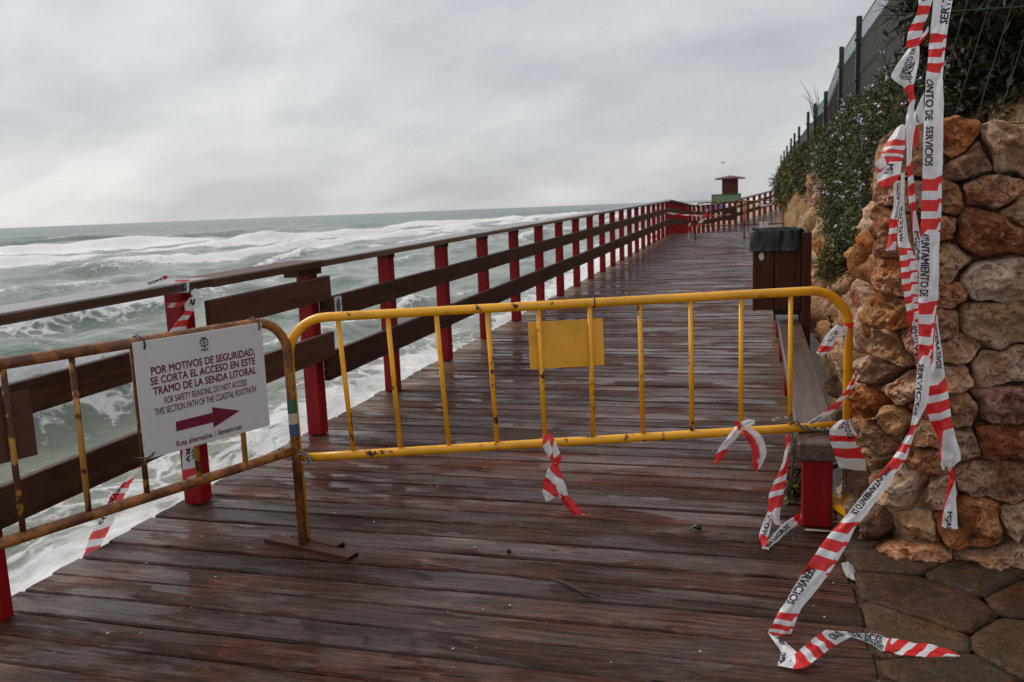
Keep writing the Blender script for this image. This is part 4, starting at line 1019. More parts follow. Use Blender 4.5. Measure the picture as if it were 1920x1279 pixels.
# the knotted bunch beside it
t2 = T('knotted bunch of torn red and white tapes dangling left of the longest tape', at(1700, 300, 3.22))
Y2 = 3.22
strip(t2, [(1725,-20,1752,-20,Y2,-1),(1723,0,1748,0,Y2,-.3),(1722,10,1745,12,Y2,.01),(1718,27,1740,30,Y2,.6),(1711,42,1733,44,Y2,1.0),(1703,60,1730,62,Y2,1.7),(1701,73,1731,72,Y2,2.0),(1698,90,1722,86,Y2,2.55)], seed=11, slant=.2, texts=[('AY', 2, -14, .2, .6)])
strip(t2, [(1705,90,1725,86,Y2,-1),(1683,120,1723,118,Y2,-1),(1671,141,1719,139,Y2,-1),(1677,150,1717,148,Y2,-1),(1693,160,1714,157,Y2,-.01),(1697,168,1714,164,Y2,.2),(1704,176,1714,174,Y2,.5)], seed=12, curl=.012, texts=[('AYUNTAMIENTO DE', 150, 92, .62, .34), ('MIJAS', 156, 118, .86, .62)])
strip(t2, [(1722,78,1741,48,3.21,-1),(1727,74,1741,60,3.21,.1),(1724,84,1733,74,3.21,.5)], seed=13)
strip(t2, [(1703,170,1715,172,3.21,.01),(1705,188,1716,190,3.21,.6),(1702,205,1714,204,3.205,.75),(1698,230,1717,230,3.2,.75),(1698,260,1712,260,3.2,.75),(1700,288,1710,288,3.2,.75),(1700,309,1711,312,3.2,1.01),(1703,345,1713.6,347,3.2,2.0),(1704.5,378,1717,381,3.19,3.0),(1708,396,1718,398,3.19,3.6),(1711,432,1724,432,3.19,3.7),(1717,482,1729,482,3.19,3.7),(1720,510,1730,510,3.19,3.7)], seed=14, texts=[('MIJAS', 434, 486, .05, .85)])
strip(t2, [(1682,238,1698,232,3.20,-1),(1664,264,1698,262,3.19,.01),(1657,278,1696,284,3.185,1.0),(1654,290,1694,297,3.18,2.0),(1648,302,1692,306,3.18,2.6),(1646,322,1690,322,3.18,2.7),(1645,335,1686,332,3.18,3.02),(1651,346,1675,345,3.18,3.3),(1655,354,1660,352,3.18,3.5)], seed=15, curl=.018, slant=.35, wrinkle=.005, texts=[('MIJ', 308, 325, .3, .6)])
strip(t2, [(1640,306,1656,292,3.17,-1),(1645,311,1660,300,3.17,-1),(1650,318,1662,312,3.17,-1)], seed=16)
strip(t2, [(1711,236,1716,232,3.215,.1),(1711,255,1724,250,3.215,.3),(1711,280,1720,268,3.215,.5)], seed=17)
strip(t2, [(1714,212,1733,172,3.19,-1),(1713,232,1732,200,3.19,-1),(1722,234,1735,228,3.19,-1)], seed=18, texts=[('MIJAS', .7, 1.7, .15, .4, 'i')])
strip(t2, [(1676,342,1688,340,3.23,-1),(1676,383,1688,383,3.23,-1),(1669,410,1684,412,3.23,.01),(1667,436,1682,440,3.23,1.0),(1666.5,449,1681,455,3.23,1.55),(1660,470,1680,468,3.23,1.7)], seed=19, curl=.01, texts=[('OPERATIVOS', 345, 408, .85, .45)])
strip(t2, [(1689,325,1697,322,3.21,-1),(1688,383,1696,383,3.21,-1),(1685.5,418,1699,418,3.2,-1),(1683,447,1703,447,3.2,-1),(1685,464,1709,466,3.19,.01),(1687,486,1719,488,3.18,1.0),(1689,508,1721,510,3.18,2.0),(1691,530,1722,532,3.18,3.0),(1695,553,1722,555,3.18,4.0),(1697,567,1722,569,3.18,4.6),(1699,580,1723,583,3.18,5.02),(1702,600,1723,604,3.18,5.6),(1708,633,1724,633,3.18,5.7),(1716,677,1725,677,3.18,5.7),(1722,705,1727,705,3.18,5.7)], seed=20, slant=.3, nv=8, fold=0.6, texts=[('AYUNTAM', 385, 452, .5, .15), ('OPERATIVOS', 690, 612, .75, .12)])
strip(t2, [(1747,585,1759,583,3.2,.3),(1748,605,1759,603,3.2,.6),(1749,655,1766,655,3.2,.7),(1747,692,1771,694,3.2,.75),(1740,720,1777,722,3.2,1.01),(1735,753,1781,753,3.2,2.0),(1743,786,1785,786,3.2,3.0),(1752,806,1789,808,3.2,3.6),(1762,829,1795,829,3.2,3.7),(1761,862,1803,860,3.2,3.7),(1770,873,1792,872,3.2,3.75),(1779,882,1788,882,3.2,4.05),(1780,902,1791,902,3.2,4.45),(1778,913,1793,912,3.2,4.58),(1773,939,1794,936,3.2,4.7),(1765,967,1795,966,3.2,4.7),(1763,988,1797,994,3.2,4.7)], seed=21, curl=.012, wrinkle=.004, slant=.3, texts=[('OPERATIVOS', 608, 690, .3, .8), ('MIJAS', 958, 1000, .25, .6)])
strip(t2, [(1738,655,1750,655,3.21,.1),(1740,700,1752,700,3.21,.8),(1737,728,1752,726,3.21,1.01),(1738,758,1756,757,3.21,2.0),(1746,786,1760,786,3.21,3.0),(1753,808,1766,808,3.21,3.6),(1762,832,1770,830,3.21,3.7),(1761,860,1772,862,3.21,3.7),(1766,880,1772,884,3.21,3.7)], seed=22)

# small knots on the yellow barrier
t3 = T('short taped knot with a white tail on the right upright of the yellow barrier', at(1590, 620, 3.83))
strip(t3, [(1569,609,1590,618,3.83,-1),(1555,622,1578,627,3.825,-1),(1545,634,1569,636,3.82,-1),(1538,648,1561,650,3.82,.02),(1533,657,1551,662,3.82,.58),(1531,661,1541,668,3.82,.8)], seed=31, curl=.008, texts=[('AYUN', 640, 622, .3, .65)])
strip(t3, [(1579,612,1591,612,3.835,-1),(1578,632,1586,632,3.835,-1),(1577,650,1580,658,3.835,-1)], seed=32, texts=[('MI', 630, 652, .3, .8)])
strip(t3, [(1580,602,1584,610,3.855,.1),(1590,606,1590,616,3.845,.3),(1600,603,1602,614,3.86,.5)], seed=33)
t4 = T('twisted thin red and white tape slanting from the barrier upright to the bench', at(1580, 740, 3.8))
strip(t4, [(1599,694,1603,694,3.9,.3),(1599,705,1603,709,3.86,.8),(1590,724,1600,726,3.83,1.7),(1580.7,738,1593,738,3.82,2.4),(1555,764,1566,770,3.80,3.55),(1535,779,1546,783,3.78,3.8),(1513,792,1524,796,3.76,3.8)], seed=34, texts=[('OPERA', 782, 794, .3, .8)])
t5 = T('torn piece of tape hanging off the bottom right corner of the yellow barrier', at(1590, 840, 3.84))
strip(t5, [(1577,788,1594,786,3.645,-1),(1558,804,1599,802,3.645,-1),(1556,816,1609,818,3.645,.02),(1557,830,1614,832,3.645,.75),(1561,840,1618,843,3.645,1.02),(1566,858,1623,866,3.645,1.7),(1569,866,1624,874,3.645,1.8),(1573,877,1625,884,3.645,1.8)], slant=.1, seed=35, curl=.012, wrinkle=.004, texts=[('AS', 790, 803, .3, .55), ('ENTO DE', 786, 822, .62, .85)])
t6 = T('bow of twisted tape with two loose tails, tied to the yellow barrier near the chain', at(1390, 800, 3.70))
strip(t6, [(1382,796,1394,802,3.70,-1),(1364,820,1380,824,3.69,-1),(1347,842,1365,842,3.69,-.01),(1341,858,1357,856,3.69,.2),(1337,876,1343,870,3.69,.5)], seed=36, curl=.01, wrinkle=.004)
strip(t6, [(1389,806,1406,802,3.70,-1),(1404,824,1428,818,3.69,-1),(1411,838,1437,846,3.69,-1),(1410,862,1434,862,3.69,-1),(1414,876,1424,880,3.69,-1)], seed=37, curl=.012, wrinkle=.004)
strip(t6, [(1389,807,1397,806,3.685,.05),(1400,825,1414,822,3.68,.2),(1410,845,1424,846,3.68,.3),(1410,868,1423,868,3.68,.4),(1416,884,1421,882,3.68,.5)], seed=38, curl=.006, wrinkle=.004)
strip(t6, [(1378,798,1388,808,3.69,.1),(1380,790,1392,800,3.685,.4),(1392,790,1402,800,3.68,.8),(1404,787,1416,793,3.68,.8),(1416,789,1410,798,3.69,.8),(1400,800,1396,808,3.69,.8)], seed=39)
t7 = T('tape knot with a crumpled tail hanging from the middle of the yellow barrier', at(1030, 860, 3.40))
strip(t7, [(1019,815,1026,815,3.42,.1),(1016,828,1029,824,3.41,.4),(1018,840,1033,836,3.405,.8),(1024,851,1036,850,3.40,.9),(1034,866,1040,866,3.40,1.3)], seed=41, curl=.008, wrinkle=.003)
strip(t7, [(1025,813,1031,812,3.42,.05),(1031,829,1041,827,3.41,.5),(1036,846,1048,846,3.405,.8),(1038,856,1052,855,3.40,1.01),(1040,866,1051,866,3.40,1.3),(1041,874,1045,874,3.40,1.5)], seed=42, curl=.008)
strip(t7, [(1034,866,1044,868,3.40,.05),(1026,882,1049,884,3.39,.5),(1021,896,1054,900,3.385,.8),(1018,908,1059,909,3.385,1.02),(1015,924,1058,926,3.38,1.55),(1022,942,1046,930,3.38,1.75)], seed=43, curl=.016, wrinkle=.006, slant=-.5)
strip(t7, [(1040,900,1060,908,3.375,-.6),(1046,926,1065,930,3.37,.02),(1054,942,1076,942,3.37,.2),(1062,953,1086,954,3.37,.35),(1072,965,1096,966,3.37,.5)], seed=44, curl=.012, wrinkle=.005)
t8 = T('crumpled tape strand falling from the chain beside the bench leg onto the planks', at(1460, 900, 3.6))
strip(t8, [(1474,816,1482,816,3.70,.1),(1470,852,1480,850,3.68,.9),(1462,880,1477,876,3.66,1.02),(1450,905,1473,905,3.64,2.0),(1442,928,1468,932,3.62,3.0),(1441,948,1464,958,3.60,3.58),(1440,964,1464,974,3.58,3.7),(1452,980,1470,994,3.56,3.7)], seed=51, curl=.012, wrinkle=.004, slant=.35)
strip(t8, [(1440,958,1450,964,3.575,-1),(1430,982,1446,986,3.55,-1),(1423,1003,1440,1006,('g',.03,.03),.02),(1426,1020,1438,1022,('g',.012,.02),.45),(1430,1029,1440,1030,('g',.006,.012),.55)], seed=52, curl=.008, texts=[('VIOV', .2, 1.9, .25, .75, 'i')])
strip(t8, [(1428,1027,1438,1031,('g',.012,.008),-1),(1446,1008,1456,1016,('g',.03,.008),-1),(1466,985,1478,996,('g',.035,.008),-1),(1486,970,1496,985,('g',.035,.008),.02),(1503,961,1506,978,('g',.035,.008),.9)], seed=53, texts=[('SERVICIOS', .2, 2.3, .75, .25, 'i')])
# tapes on the railing
t9 = T('tape wound round the railing post and cap board left of the notice', at(340, 580, 3.50))
strip(t9, [(336,528,355,526,3.44,-1),(335.5,538,354.5,537,3.435,-1),(335,550,354,548,3.435,-1)], seed=61, texts=[('SER', 547, 530, .8, .25)], wrinkle=.001)
strip(t9, [(357,549,366,541,3.47,-1),(362,556,381,548,3.46,-1),(366,559,382,553,3.46,-1)], seed=62)
strip(t9, [(352,560,372,553,3.45,-1),(347,566,366,566,3.44,-1),(345,582,361,584,3.44,.02),(341,590,356,593,3.43,.6),(333,600,352,602,3.43,1.02),(324,612,348,614,3.43,1.6),(317,622,345,620,3.43,1.8)], seed=63, curl=.008, slant=.2, texts=[('S', 572, 563, .5, .9)])
strip(t9, [(311,567,312,577,3.49,.3),(322,568,323,577,3.492,.8),(334,567,334,576,3.492,1.2),(347,563,347,572,3.49,1.5)], seed=64, wrinkle=.001)
strip(t9, [(322,520,352,522,3.40,-1),(326,527,356,526,3.40,.3),(330,529,357,527,3.40,.5)], seed=65)
strip(t9, [(316,517,312,524,3.42,.3),(300,519,298,529,3.36,.8),(285,524,286,533,3.30,.8),(274,529,276,535,3.26,.8)], seed=66, texts=[('SERVICIOS', .3, 2.8, .8, .2, 'i')])
strip(t9, [(341,812,371,806,3.492,-1),(342,840,371,836,3.492,-1),(342,862,371,858,3.492,-1),(343,882,370,876,3.492,.02),(343,897,370,892,3.492,.6),(344,912,370,906,3.492,.8)], seed=67, wrinkle=.001, texts=[('SERV', 812, 866, .25, .5), ('OPER', 812, 862, .62, .88)])
t10 = T('loose tape blown under the lower rail board out over the water', atx(220, 930, -2.82))
strip(t10, [(259,868,268,870,('x',-2.82),.1),(246,885,258,888,('x',-2.82),.9),(232,902,246,906,('x',-2.82),1.02),(218,918,235,926,('x',-2.82),1.9),(205,936,222,948,('x',-2.82),2.65),(190,962,213,974,('x',-2.82),2.7),(176,990,203,994,('x',-2.82),2.98),(166,1012,193,1016,('x',-2.82),3.7),(159,1034,184,1038,('x',-2.82),4.3),(148,1060,172,1064,('x',-2.84),4.9)], seed=68, slant=.3, texts=[('SERVICIOS', 905, 985, .1, .42)])
# far tapes
t11 = T('far tape strung from the bend of the railing to the distant barrier', at(1270, 400, 25.4))
strip(t11, [(1239,394,1239,397.5,(26.4,26.4),.2),(1262,399,1262,402.5,(26.1,26.1),.8),(1284,402,1284,404,(25.7,25.7),1.6),(1304,403,1304,405,(25.3,25.3),2.6),(1330,404,1330,405.5,(25.2,25.2),3.2),(1372,401,1372,402.5,(25.2,25.2),5.2)], seed=71)
strip(t11, [(1326,392,1329,393,25.2,.9),(1318,405,1324,407,25.2,1.3),(1308,419,1313,422,25.2,2.2),(1305,424,1309,426,25.2,2.8)], seed=72)
strip(t11, [(1292,417,1296,417,25.2,.3),(1290,426,1294,426,25.2,1.2),(1291,440,1293,440,25.2,1.7),(1288,450,1290,449,25.2,1.9)], seed=73)
strip(t11, [(1238,424,1240,425,25.6,.2),(1232,438,1235,440,25.6,.9),(1227,445,1229,447,25.6,1.6)], seed=74)
t12 = T('far white tape tied between distant barrier and rock bank', at(1440, 385, 25.4))
strip(t12, [(1421,380,1421,382.5,25.3,-1),(1432,384,1432,387,25.3,-1),(1448,381,1448,383,25.2,-1)], seed=75)
strip(t12, [(1426,386,1426,388,25.25,-1),(1438,383.5,1438,386,25.25,-1),(1450,380,1450,382,25.2,.2)], seed=76)
# ------------------------------------------------------------------ planting
def leaf_cloud(name, mat, parent, pts, dirs, n_leaf, ln, wd, spread, seed=0, droop=0.0):
    """leaf blades set along short shoots; all of one plant's foliage is one mesh"""
    r_ = np.random.default_rng(seed); m = len(pts); d = dirs/np.linalg.norm(dirs, axis=1, keepdims=True)
    a = np.repeat(np.arange(m), n_leaf); N = len(a)
    along = np.tile(np.linspace(0, 1, n_leaf), m)
    shoot = r_.uniform(0.6, 1.3, m)[a]*spread
    org = pts[a]+d[a]*(along*shoot)[:, None]; org[:, 2] -= droop*(along*shoot)**2*6
    side = r_.normal(size=(N, 3)); ld = d[a]*0.55+side*0.75; ld /= np.linalg.norm(ld, axis=1, keepdims=True)
    w = np.cross(ld, r_.normal(size=(N, 3))); w /= np.linalg.norm(w, axis=1, keepdims=True)
    L = r_.uniform(0.65, 1.3, N)*ln; Wd = r_.uniform(0.7, 1.2, N)*wd
    mid = org+ld*(L*0.5)[:, None]; tip = org+ld*L[:, None]
    V = np.stack([org, mid+w*Wd[:, None]*0.5, tip, mid-w*Wd[:, None]*0.5], 1).reshape(-1, 3)
    q = np.arange(N*4).reshape(N, 4)
    me = bpy.data.meshes.new(name); me.vertices.add(N*4); me.vertices.foreach_set('co', V.ravel())
    me.loops.add(N*4); me.loops.foreach_set('vertex_index', q.ravel()); me.polygons.add(N)
    me.polygons.foreach_set('loop_start', np.arange(0, N*4, 4)); me.polygons.foreach_set('loop_total', np.full(N, 4)); me.update(calc_edges=True)
    tint = np.repeat(np.repeat(r_.uniform(0, 1, m), n_leaf)*0.6+r_.uniform(0, 0.4, N), 4)
    at_ = me.attributes.new('tint', 'FLOAT', 'POINT'); at_.data.foreach_set('value', tint.astype(np.float32))
    me.materials.append(mat); return link(bpy.data.objects.new(name, me), parent)
def shrub(name, label, cat, blobs, n, mat, seed, leaf=(0.03, 0.008), n_leaf=9, spread=0.12, down=0.3, flowers=0, core=True, droop=0.3, group=None, dead=0.0):
    """blobs: (centre, radii, weight) ellipsoids; shoots start inside the skin and point out"""
    r_ = np.random.default_rng(seed); root = thing(name, label, cat, tuple(blobs[0][0]), 0, group); o0 = np.array(blobs[0][0])
    P, Dr = [], []
    W_ = np.array([b[2] for b in blobs]); W_ = W_/W_.sum()
    for (c, rad, w), fr in zip(blobs, W_):
        k_ = int(n*fr); u = r_.normal(size=(k_, 3)); u /= np.linalg.norm(u, axis=1, keepdims=True)
        cl = np.array([fbm(x*2.0, 1.3, 3, seed*1.0) for x in u])
        rr = (0.80+0.24*cl+0.10*r_.normal(size=k_)*0.8)
        keep = r_.uniform(size=k_) < np.clip(0.75+1.2*cl, 0.15, 1)
        p = np.array(c)+u*np.array(rad)*rr[:, None]; dd = u+np.array([-0.1, -0.1, -down])+0.35*r_.normal(size=(k_, 3))
        P.append(p[keep]-o0); Dr.append(dd[keep])
    P = np.concatenate(P); Dr = np.concatenate(Dr)
    f = leaf_cloud('foliage', mat, root, P, Dr, n_leaf, leaf[0], leaf[1], spread, seed, droop); tag(f, kind='stuff')
    if dead:
        s_ = r_.choice(len(P), int(len(P)*dead)); f2 = leaf_cloud('dry_foliage', MAT['dryleaf'], root, P[s_]*0.97, Dr[s_], n_leaf, leaf[0], leaf[1], spread, seed+1, droop); tag(f2, kind='stuff')
    mb = MB()
    for i in range(46):
        b = blobs[r_.integers(len(blobs))]; c = np.array(b[0])-o0; u = r_.normal(size=3); u /= np.linalg.norm(u); e = c+u*np.array(b[1])*0.85
        base = c+np.array([0.15, 0.05, 0.1]); mb.tube([base, (base+e)/2+r_.normal(size=3)*0.05, e], [0.011, 0.008, 0.003], 5)
    mb.build('stems', MAT['twig'], root)
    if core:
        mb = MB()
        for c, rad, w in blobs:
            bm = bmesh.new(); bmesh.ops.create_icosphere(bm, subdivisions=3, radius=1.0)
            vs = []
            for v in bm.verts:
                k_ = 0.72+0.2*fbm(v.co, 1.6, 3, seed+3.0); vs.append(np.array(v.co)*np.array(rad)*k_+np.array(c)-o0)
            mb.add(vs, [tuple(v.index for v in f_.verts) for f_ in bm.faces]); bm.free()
        mb.build('inner_hull', MAT['twig'], root, True)  # added filler: solid lumpy hull in twig brown, blocks the view through
    if flowers:
        k_ = r_.choice(len(P), flowers); cp = P[k_]+Dr[k_]/np.linalg.norm(Dr[k_], axis=1, keepdims=True)*spread*0.9
        fl = leaf_cloud('flowers', MAT['flower'], root, cp, r_.normal(size=cp.shape), 5, 0.02, 0.015, 0.03, seed+2); tag(fl, kind='stuff')
    return root
# trailing rosemary over the near bank
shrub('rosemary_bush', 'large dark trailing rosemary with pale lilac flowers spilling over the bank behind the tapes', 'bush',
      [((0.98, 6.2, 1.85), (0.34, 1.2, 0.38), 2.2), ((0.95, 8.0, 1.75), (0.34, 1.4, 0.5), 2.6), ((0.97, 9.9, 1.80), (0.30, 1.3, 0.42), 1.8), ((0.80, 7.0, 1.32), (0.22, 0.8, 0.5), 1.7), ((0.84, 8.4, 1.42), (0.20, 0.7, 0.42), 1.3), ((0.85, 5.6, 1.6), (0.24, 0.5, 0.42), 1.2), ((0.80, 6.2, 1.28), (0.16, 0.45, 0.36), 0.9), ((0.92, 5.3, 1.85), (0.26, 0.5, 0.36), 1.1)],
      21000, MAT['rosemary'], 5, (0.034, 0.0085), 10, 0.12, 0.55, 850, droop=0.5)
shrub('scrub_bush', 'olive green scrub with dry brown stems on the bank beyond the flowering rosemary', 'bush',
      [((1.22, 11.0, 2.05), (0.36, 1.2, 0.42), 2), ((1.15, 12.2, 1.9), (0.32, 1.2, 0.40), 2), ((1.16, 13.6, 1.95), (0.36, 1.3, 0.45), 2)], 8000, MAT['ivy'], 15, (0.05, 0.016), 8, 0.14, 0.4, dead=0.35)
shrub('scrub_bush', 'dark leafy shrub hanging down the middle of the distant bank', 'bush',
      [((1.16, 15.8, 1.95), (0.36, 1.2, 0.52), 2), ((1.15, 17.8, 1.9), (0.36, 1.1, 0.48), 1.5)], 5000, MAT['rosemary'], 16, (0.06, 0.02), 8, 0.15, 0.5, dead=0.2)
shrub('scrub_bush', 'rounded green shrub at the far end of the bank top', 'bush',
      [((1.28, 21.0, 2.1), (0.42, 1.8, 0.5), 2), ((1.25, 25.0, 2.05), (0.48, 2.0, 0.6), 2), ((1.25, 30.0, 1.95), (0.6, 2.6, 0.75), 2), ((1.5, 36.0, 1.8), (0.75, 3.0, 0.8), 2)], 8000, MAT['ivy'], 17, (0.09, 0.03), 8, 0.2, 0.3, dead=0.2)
shrub('weed_tuft', 'small bright green weed tuft growing from the rock above the bench', 'plant', [((0.50, 6.2, 0.98), (0.06, 0.13, 0.10), 1)], 160, MAT['ivy'], 18, (0.05, 0.012), 7, 0.05, -0.3, core=False, droop=0.0)
shrub('weed_tuft', 'tiny seedling at the foot of the front bench leg', 'plant', [((0.16, 3.98, D(3.98)+0.05), (0.02, 0.03, 0.045), 1)], 12, MAT['ivy'], 19, (0.035, 0.018), 4, 0.03, -0.6, core=False, droop=0.0)
# dark hedge behind the wire panel
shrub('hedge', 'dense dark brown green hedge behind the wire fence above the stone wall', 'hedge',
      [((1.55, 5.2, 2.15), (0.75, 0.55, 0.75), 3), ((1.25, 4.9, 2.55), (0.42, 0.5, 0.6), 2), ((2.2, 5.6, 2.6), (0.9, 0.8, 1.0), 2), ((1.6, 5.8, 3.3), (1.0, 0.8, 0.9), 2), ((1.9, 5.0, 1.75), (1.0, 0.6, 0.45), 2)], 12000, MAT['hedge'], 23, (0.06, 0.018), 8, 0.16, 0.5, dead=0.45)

# ------------------------------------------------------------------ fence on top of the bank
fence = thing('wire_fence', 'dark green wire fence with reed screening along the bank top', 'fence')
FX = 1.2
fposts = [(5.0, 3.5), (7.95, 3.52), (11.55, 3.56), (13.75, 3.56), (16.6, 3.26), (19.4, 3.34), (21.9, 3.40), (26.3, 3.40), (29.2, 3.42), (32.0, 3.44), (36.0, 3.42), (39.5, 3.40), (44.0, 3.42)]
for y_, zt in fposts:
    bm = bevel_box(0.065, 0.065, zt-1.7, 0.006); o = obj('fence_post', bm_mesh(bm, 'fence_post', MAT['green_metal']), fence, (FX, y_, (zt+1.7)/2))
    for zc_ in (zt-0.27, zt-0.75):
        bm = bevel_box(0.092, 0.092, 0.045, 0.012); obj('clamp', bm_mesh(bm, 'clamp', MAT['green_metal']), o, (0, 0, zc_-(zt+1.7)/2))
for i, ((ya, za), (yb_, zb2_)) in enumerate(zip(fposts, fposts[1:])):
    mb = MB(); L = yb_-ya; nw = int(L/0.085); 
    def ztop(f_): return za+(zb2_-za)*f_-0.10
    if ya < 17:
        for k_ in range(nw+1):
            f_ = (k_+0.3)/(nw+1); y_ = ya+L*f_; mb.box(FX-0.002, FX+0.002, y_-0.002, y_+0.002, 1.9, ztop(f_))
        for z in (0.0, -0.2, -0.55, -0.95, -1.3):
            a0, a1 = ztop(0)+z-0.02, ztop(1)+z-0.02
            mb.add([(FX-0.004, ya, a0), (FX+0.004, ya, a0), (FX+0.004, ya, a0+0.007), (FX-0.004, ya, a0+0.007), (FX-0.004, yb_, a1), (FX+0.004, yb_, a1), (FX+0.004, yb_, a1+0.007), (FX-0.004, yb_, a1+0.007)], [(0, 3, 2, 1), (4, 5, 6, 7), (0, 1, 5, 4), (1, 2, 6, 5), (2, 3, 7, 6), (3, 0, 4, 7)])
        mb.build('wire_panel', MAT['wire'], fence)
    mb = MB(); h = 0.2
    vs = []
    for f_, y_ in ((0.02, ya+0.04), (0.98, yb_-0.04)):
        z1_ = ztop(f_)-h
        vs += [(FX+0.02, y_, 1.8), (FX+0.034, y_, 1.8), (FX+0.034, y_, z1_), (FX+0.02, y_, z1_)]
    mb.add(vs, [(0, 3, 2, 1), (4, 5, 6, 7), (0, 1, 5, 4), (1, 2, 6, 5), (2, 3, 7, 6), (3, 0, 4, 7)])
    mb.build('reed_screen', MAT['screen'] if ya < 13 else MAT['screen_brown'], fence)
# sagging wire panel over the near wall
pan = thing('mesh_fence', 'sagging green welded wire panel standing on top of the stone wall', 'fence', (0.60, 3.72, 1.50), 0.18)
sh = 0.27
def pw(a, b, r_=0.0015): mb = MB(); mb.tube([(a[0]+a[1]*sh, 0, a[1]), (b[0]+b[1]*sh, 0, b[1])], r_, 5); return mb
for i in range(16): pw((i*0.083-0.25, 0.18), (i*0.083-0.25, 1.25)).build('wire', MAT['wire'], pan)
for z in (0.05, 0.12, 0.19, 0.62, 1.1): 
    mb = MB(); mb.tube([(-0.3+z*sh, 0.004, z), (0.4+z*sh, 0.004, z+0.004), (1.1+z*sh, 0.004, z-0.004)], 0.0024, 5); mb.build('wire', MAT['wire'], pan)
for i in range(16):                 # the V-fold at the bottom of the panel
    x = i*0.083-0.25; mb = MB(); mb.tube([(x+0.18*sh, 0, 0.18), (x+0.04, -0.035, 0.11), (x-0.01, 0, 0.04)], 0.0022, 5); mb.build('wire', MAT['wire'], pan)
# dry palm fronds showing over the screen
pf = thing('palm_frond', 'grey dry palm frond leaning over the fence top', 'plant', (1.25, 8.6, 3.2))
r_ = np.random.default_rng(8); pts = []; dr = []
for k_ in range(5):
    a0 = r_.uniform(-0.6, 0.6); base = np.array([0.12, 0.0, -0.1]); tipd = np.array([-0.10+0.15*r_.normal(), -1.2+0.5*r_.normal(), 0.25*r_.normal()])
    for t_ in np.linspace(0, 1, 26): p = base+tipd*t_+np.array([0, 0, -0.4*t_*t_]); pts.append(p); dr.append(np.array([0.1*r_.normal(), -0.25, (-1 if len(pts) % 2 else 0.6)]))
leaf_cloud('leaflets', MAT['palm'], pf, np.array(pts), np.array(dr), 3, 0.26, 0.012, 0.02, 3)
tw = thing('bare_twigs', 'bare thin twigs sticking up above the distant fence', 'plant', (1.28, 20.5, 3.2))
mb = MB()
for k_ in range(7):
    e = np.array([random.uniform(-0.55, 0.1), random.uniform(-0.4, 0.4), random.uniform(0.3, 0.75)]); mb.tube([(0, 0, -0.3), e*0.55+np.array([0.03, 0, 0.02]), e], [0.008, 0.006, 0.003], 5)
mb.build('twigs', MAT['twig'], tw)

# ------------------------------------------------------------------ far end: hut, board, beach
hz = 0.9
hut = thing('beach_hut', 'small reddish brown wooden hut with a wide pyramid roof in the distance', 'hut', (-2.52, 95.0, hz))
mb = MB(); mb.box(-0.80, 0.80, -0.80, 0.80, 0, 2.66); mb.build('wall', MAT['kiosk'], hut)
for x in (-0.81, 0.75): 
    mb = MB(); mb.box(x, x+0.07, -0.835, -0.77, 0, 2.66); mb.build('corner_post', MAT['binwood'], hut)
mb = MB(); mb.box(-0.55, 0.55, -0.83, -0.802, 0.9, 2.2); mb.build('shutter', MAT['kiosk'], hut)
mb = MB(); e = 1.52; mb.add([(-e, -e, 2.60), (e, -e, 2.60), (e, e, 2.60), (-e, e, 2.60), (-e, -e, 2.69), (e, -e, 2.69), (e, e, 2.69), (-e, e, 2.69), (0, 0, 3.0)], [(3, 2, 1, 0), (0, 1, 5, 4), (1, 2, 6, 5), (2, 3, 7, 6), (3, 0, 4, 7), (4, 5, 8), (5, 6, 8), (6, 7, 8), (7, 4, 8)])
mb.build('roof', MAT['kiosk_roof'], hut)
gb = thing('green_board', 'long pale green board with a dark frame below the distant hut', 'board', (-2.6, 90.0, 0.8))
mb = MB(); mb.box(-1.55, 1.2, 0, 0.05, 0.15, 1.05); mb.build('panel', MAT['green_sign'], gb)
for x in (-1.62, 1.18): 
    mb = MB(); mb.box(x, x+0.09, -0.04, 0.08, -0.6, 1.14); mb.build('post', MAT['dark_frame'], gb)
mb = MB(); mb.box(-1.62, 1.27, -0.03, 0.08, 1.052, 1.15); mb.build('frame', MAT['dark_frame'], gb)
fl = thing('flag_mast', 'thin pale mast with a tiny flag standing over the distant hut', 'mast', (-3.45, 97.0, 0.4))
MB().tube([(0, 0, 0), (0.02, 0, 6.1)], 0.018, 6).build('pole', MAT['white'], fl, True)
mb = MB(); mb.box(-0.05, 0.32, -0.005, 0.005, 4.85, 5.0); mb.build('flag', MAT['yellow'], fl)
vs = []; fs = []
for i in range(41):
    for j in range(31):
        x = -9+30*j/30; y_ = 56+100*i/40; e_ = min(1, max(0, (x+9)/5.0))*min(1, (y_-56)/6.0)
        vs.append((x, y_, -1.9+2.5*e_+0.12*fbm((x, y_, 0), 0.4)))
for i in range(40):
    for j in range(30): a = i*31+j; fs.append((a, a+1, a+32, a+31))
mb = MB(); mb.add(vs, fs); o = mb.build('beach', MAT['sand'], smooth=True); tag(o, 'strip of wet sand below the distant hut', kind='structure')
bl = thing('blue_windbreak', 'tiny blue and white covers stacked below the green board in the distance', 'cover', (-2.2, 62.0, 0.55))
for i, (x, m_) in enumerate(((-0.9, 'blue_cloth'), (-0.2, 'blue_cloth'), (0.5, 'white'))):
    bm = bevel_box(0.55, 0.5, 0.55, 0.12, 2); obj('cover', bm_mesh(bm, 'cover', MAT[m_]), bl, (x, 0, 0.3))

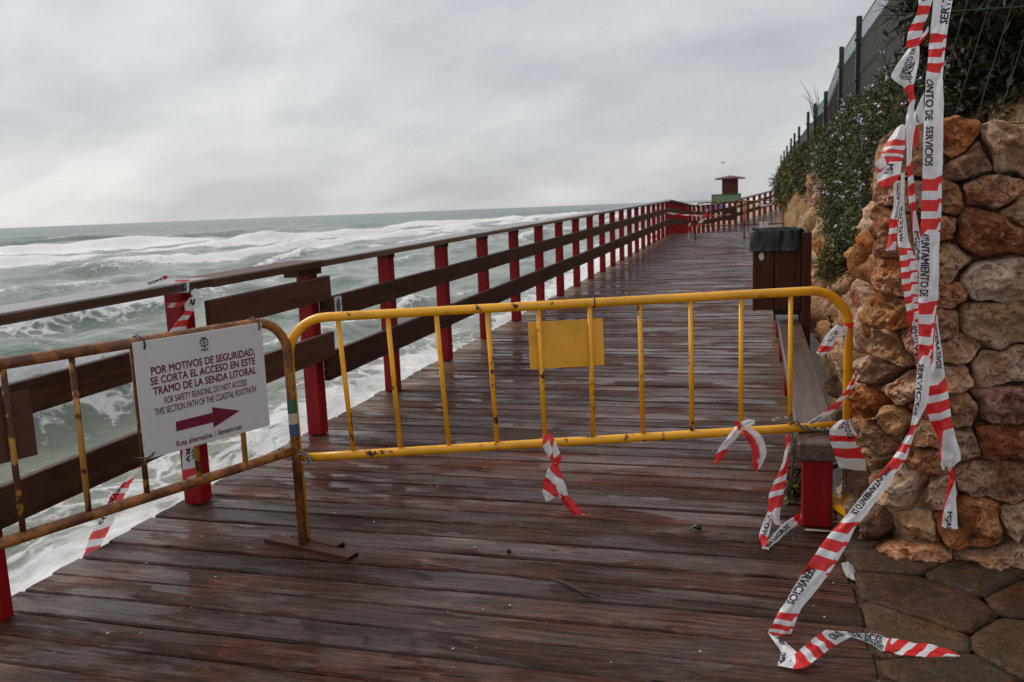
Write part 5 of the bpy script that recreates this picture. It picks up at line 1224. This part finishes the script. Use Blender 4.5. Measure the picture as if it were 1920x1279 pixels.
# ------------------------------------------------------------------ litter on the deck
tg = thing('twig', 'broken brown twig lying on the planks in front of the barrier', 'twig', tuple(on_deck(1070, 1103, 0.006)))
o_ = np.array(tg.location)
MB().tube([on_deck(1033, 1085, .012)-o_, on_deck(1060, 1094, .016)-o_, on_deck(1085, 1106, .012)-o_, on_deck(1104, 1120, .008)-o_], [0.006, 0.0095, 0.008, 0.004], 6).build('stem', MAT['twig'], tg, True)
MB().tube([on_deck(1086, 1106, .012)-o_, on_deck(1108, 1112, .02)-o_, on_deck(1126, 1118, .012)-o_], [0.006, 0.006, 0.003], 6).build('side_shoot', MAT['twig'], tg, True)
sw = thing('seaweed_scrap', 'small black curled seaweed scrap lying on the middle planks', 'seaweed', tuple(on_deck(1305, 992, 0.0)))
o_ = np.array(sw.location)
MB().tube([on_deck(1294, 995, .004)-o_, on_deck(1298, 989, .012)-o_, on_deck(1304, 987, .016)-o_, on_deck(1312, 990, .014)-o_, on_deck(1315, 993, .006)-o_], [0.002, 0.004, 0.012, 0.011, 0.003], 7).build('frond', MAT['black'], sw, True)
s2 = thing('pebble', 'small dark pebble lying alone on the planks left of centre', 'pebble', tuple(on_deck(954, 1033, 0.008)))
bm = bmesh.new(); bmesh.ops.create_icosphere(bm, subdivisions=2, radius=0.009); obj('stone', bm_mesh(bm, 'stone', MAT['black']), s2, (0, 0, 0), (0, 0, 0), (1.1, 0.8, 1))
sp = thing('plastic_scrap', 'torn grey plastic scrap on the paving by the deck edge', 'litter', tuple(on_deck(1596, 1075, 0.004)))
o_ = np.array(sp.location); pp = [(1577,1056),(1590,1053),(1599,1060),(1601,1068),(1608,1074),(1611,1092),(1596,1086),(1588,1082),(1582,1072)]
mb = MB(); ctr = on_deck(1594, 1071, .014)-o_; mb.add([on_deck(a, b, .006+0.004*(i % 2))-o_ for i, (a, b) in enumerate(pp)]+[ctr], [(i, (i+1) % 9, 9) for i in range(9)]); mb.build('film', MAT['grey_plastic'], sp)
s4 = thing('plastic_strip', 'flat pale strip poking out from under the front bench leg', 'litter', (0.27, 3.655, D(3.66)+0.006))
mb = MB(); mb.add([(-0.065, -0.008, 0.001), (-0.05, -0.022, 0.003), (0.06, -0.012, 0.001), (0.06, 0.0, 0.001), (-0.055, 0.0, 0.004)], [(0, 1, 2, 3, 4)]); mb.build('film', MAT['grey_plastic'], s4)
vs = []; fs = []; r_ = random.Random(4)
for i in range(170):
    x, y_ = r_.uniform(-2.6, 0.9), r_.uniform(2.0, 7.0)**1.0; z = D(y_)+0.003; s_ = r_.uniform(0.0018, 0.0048); b = len(vs)
    if x > 0.34 and y_ > 3.3: continue
    vs += [(x-s_, y_-s_, z), (x+s_, y_-s_*.6, z), (x+s_*.7, y_+s_, z), (x-s_*.5, y_+s_*.8, z), (x, y_, z+s_*.9)]; fs += [(b, b+1, b+4), (b+1, b+2, b+4), (b+2, b+3, b+4), (b+3, b, b+4)]
mb = MB(); mb.add(vs, fs); o = mb.build('shell_grit', MAT['shell']); tag(o, 'scattered white shell grit and droplets on planks and paving', 'grit', kind='stuff')
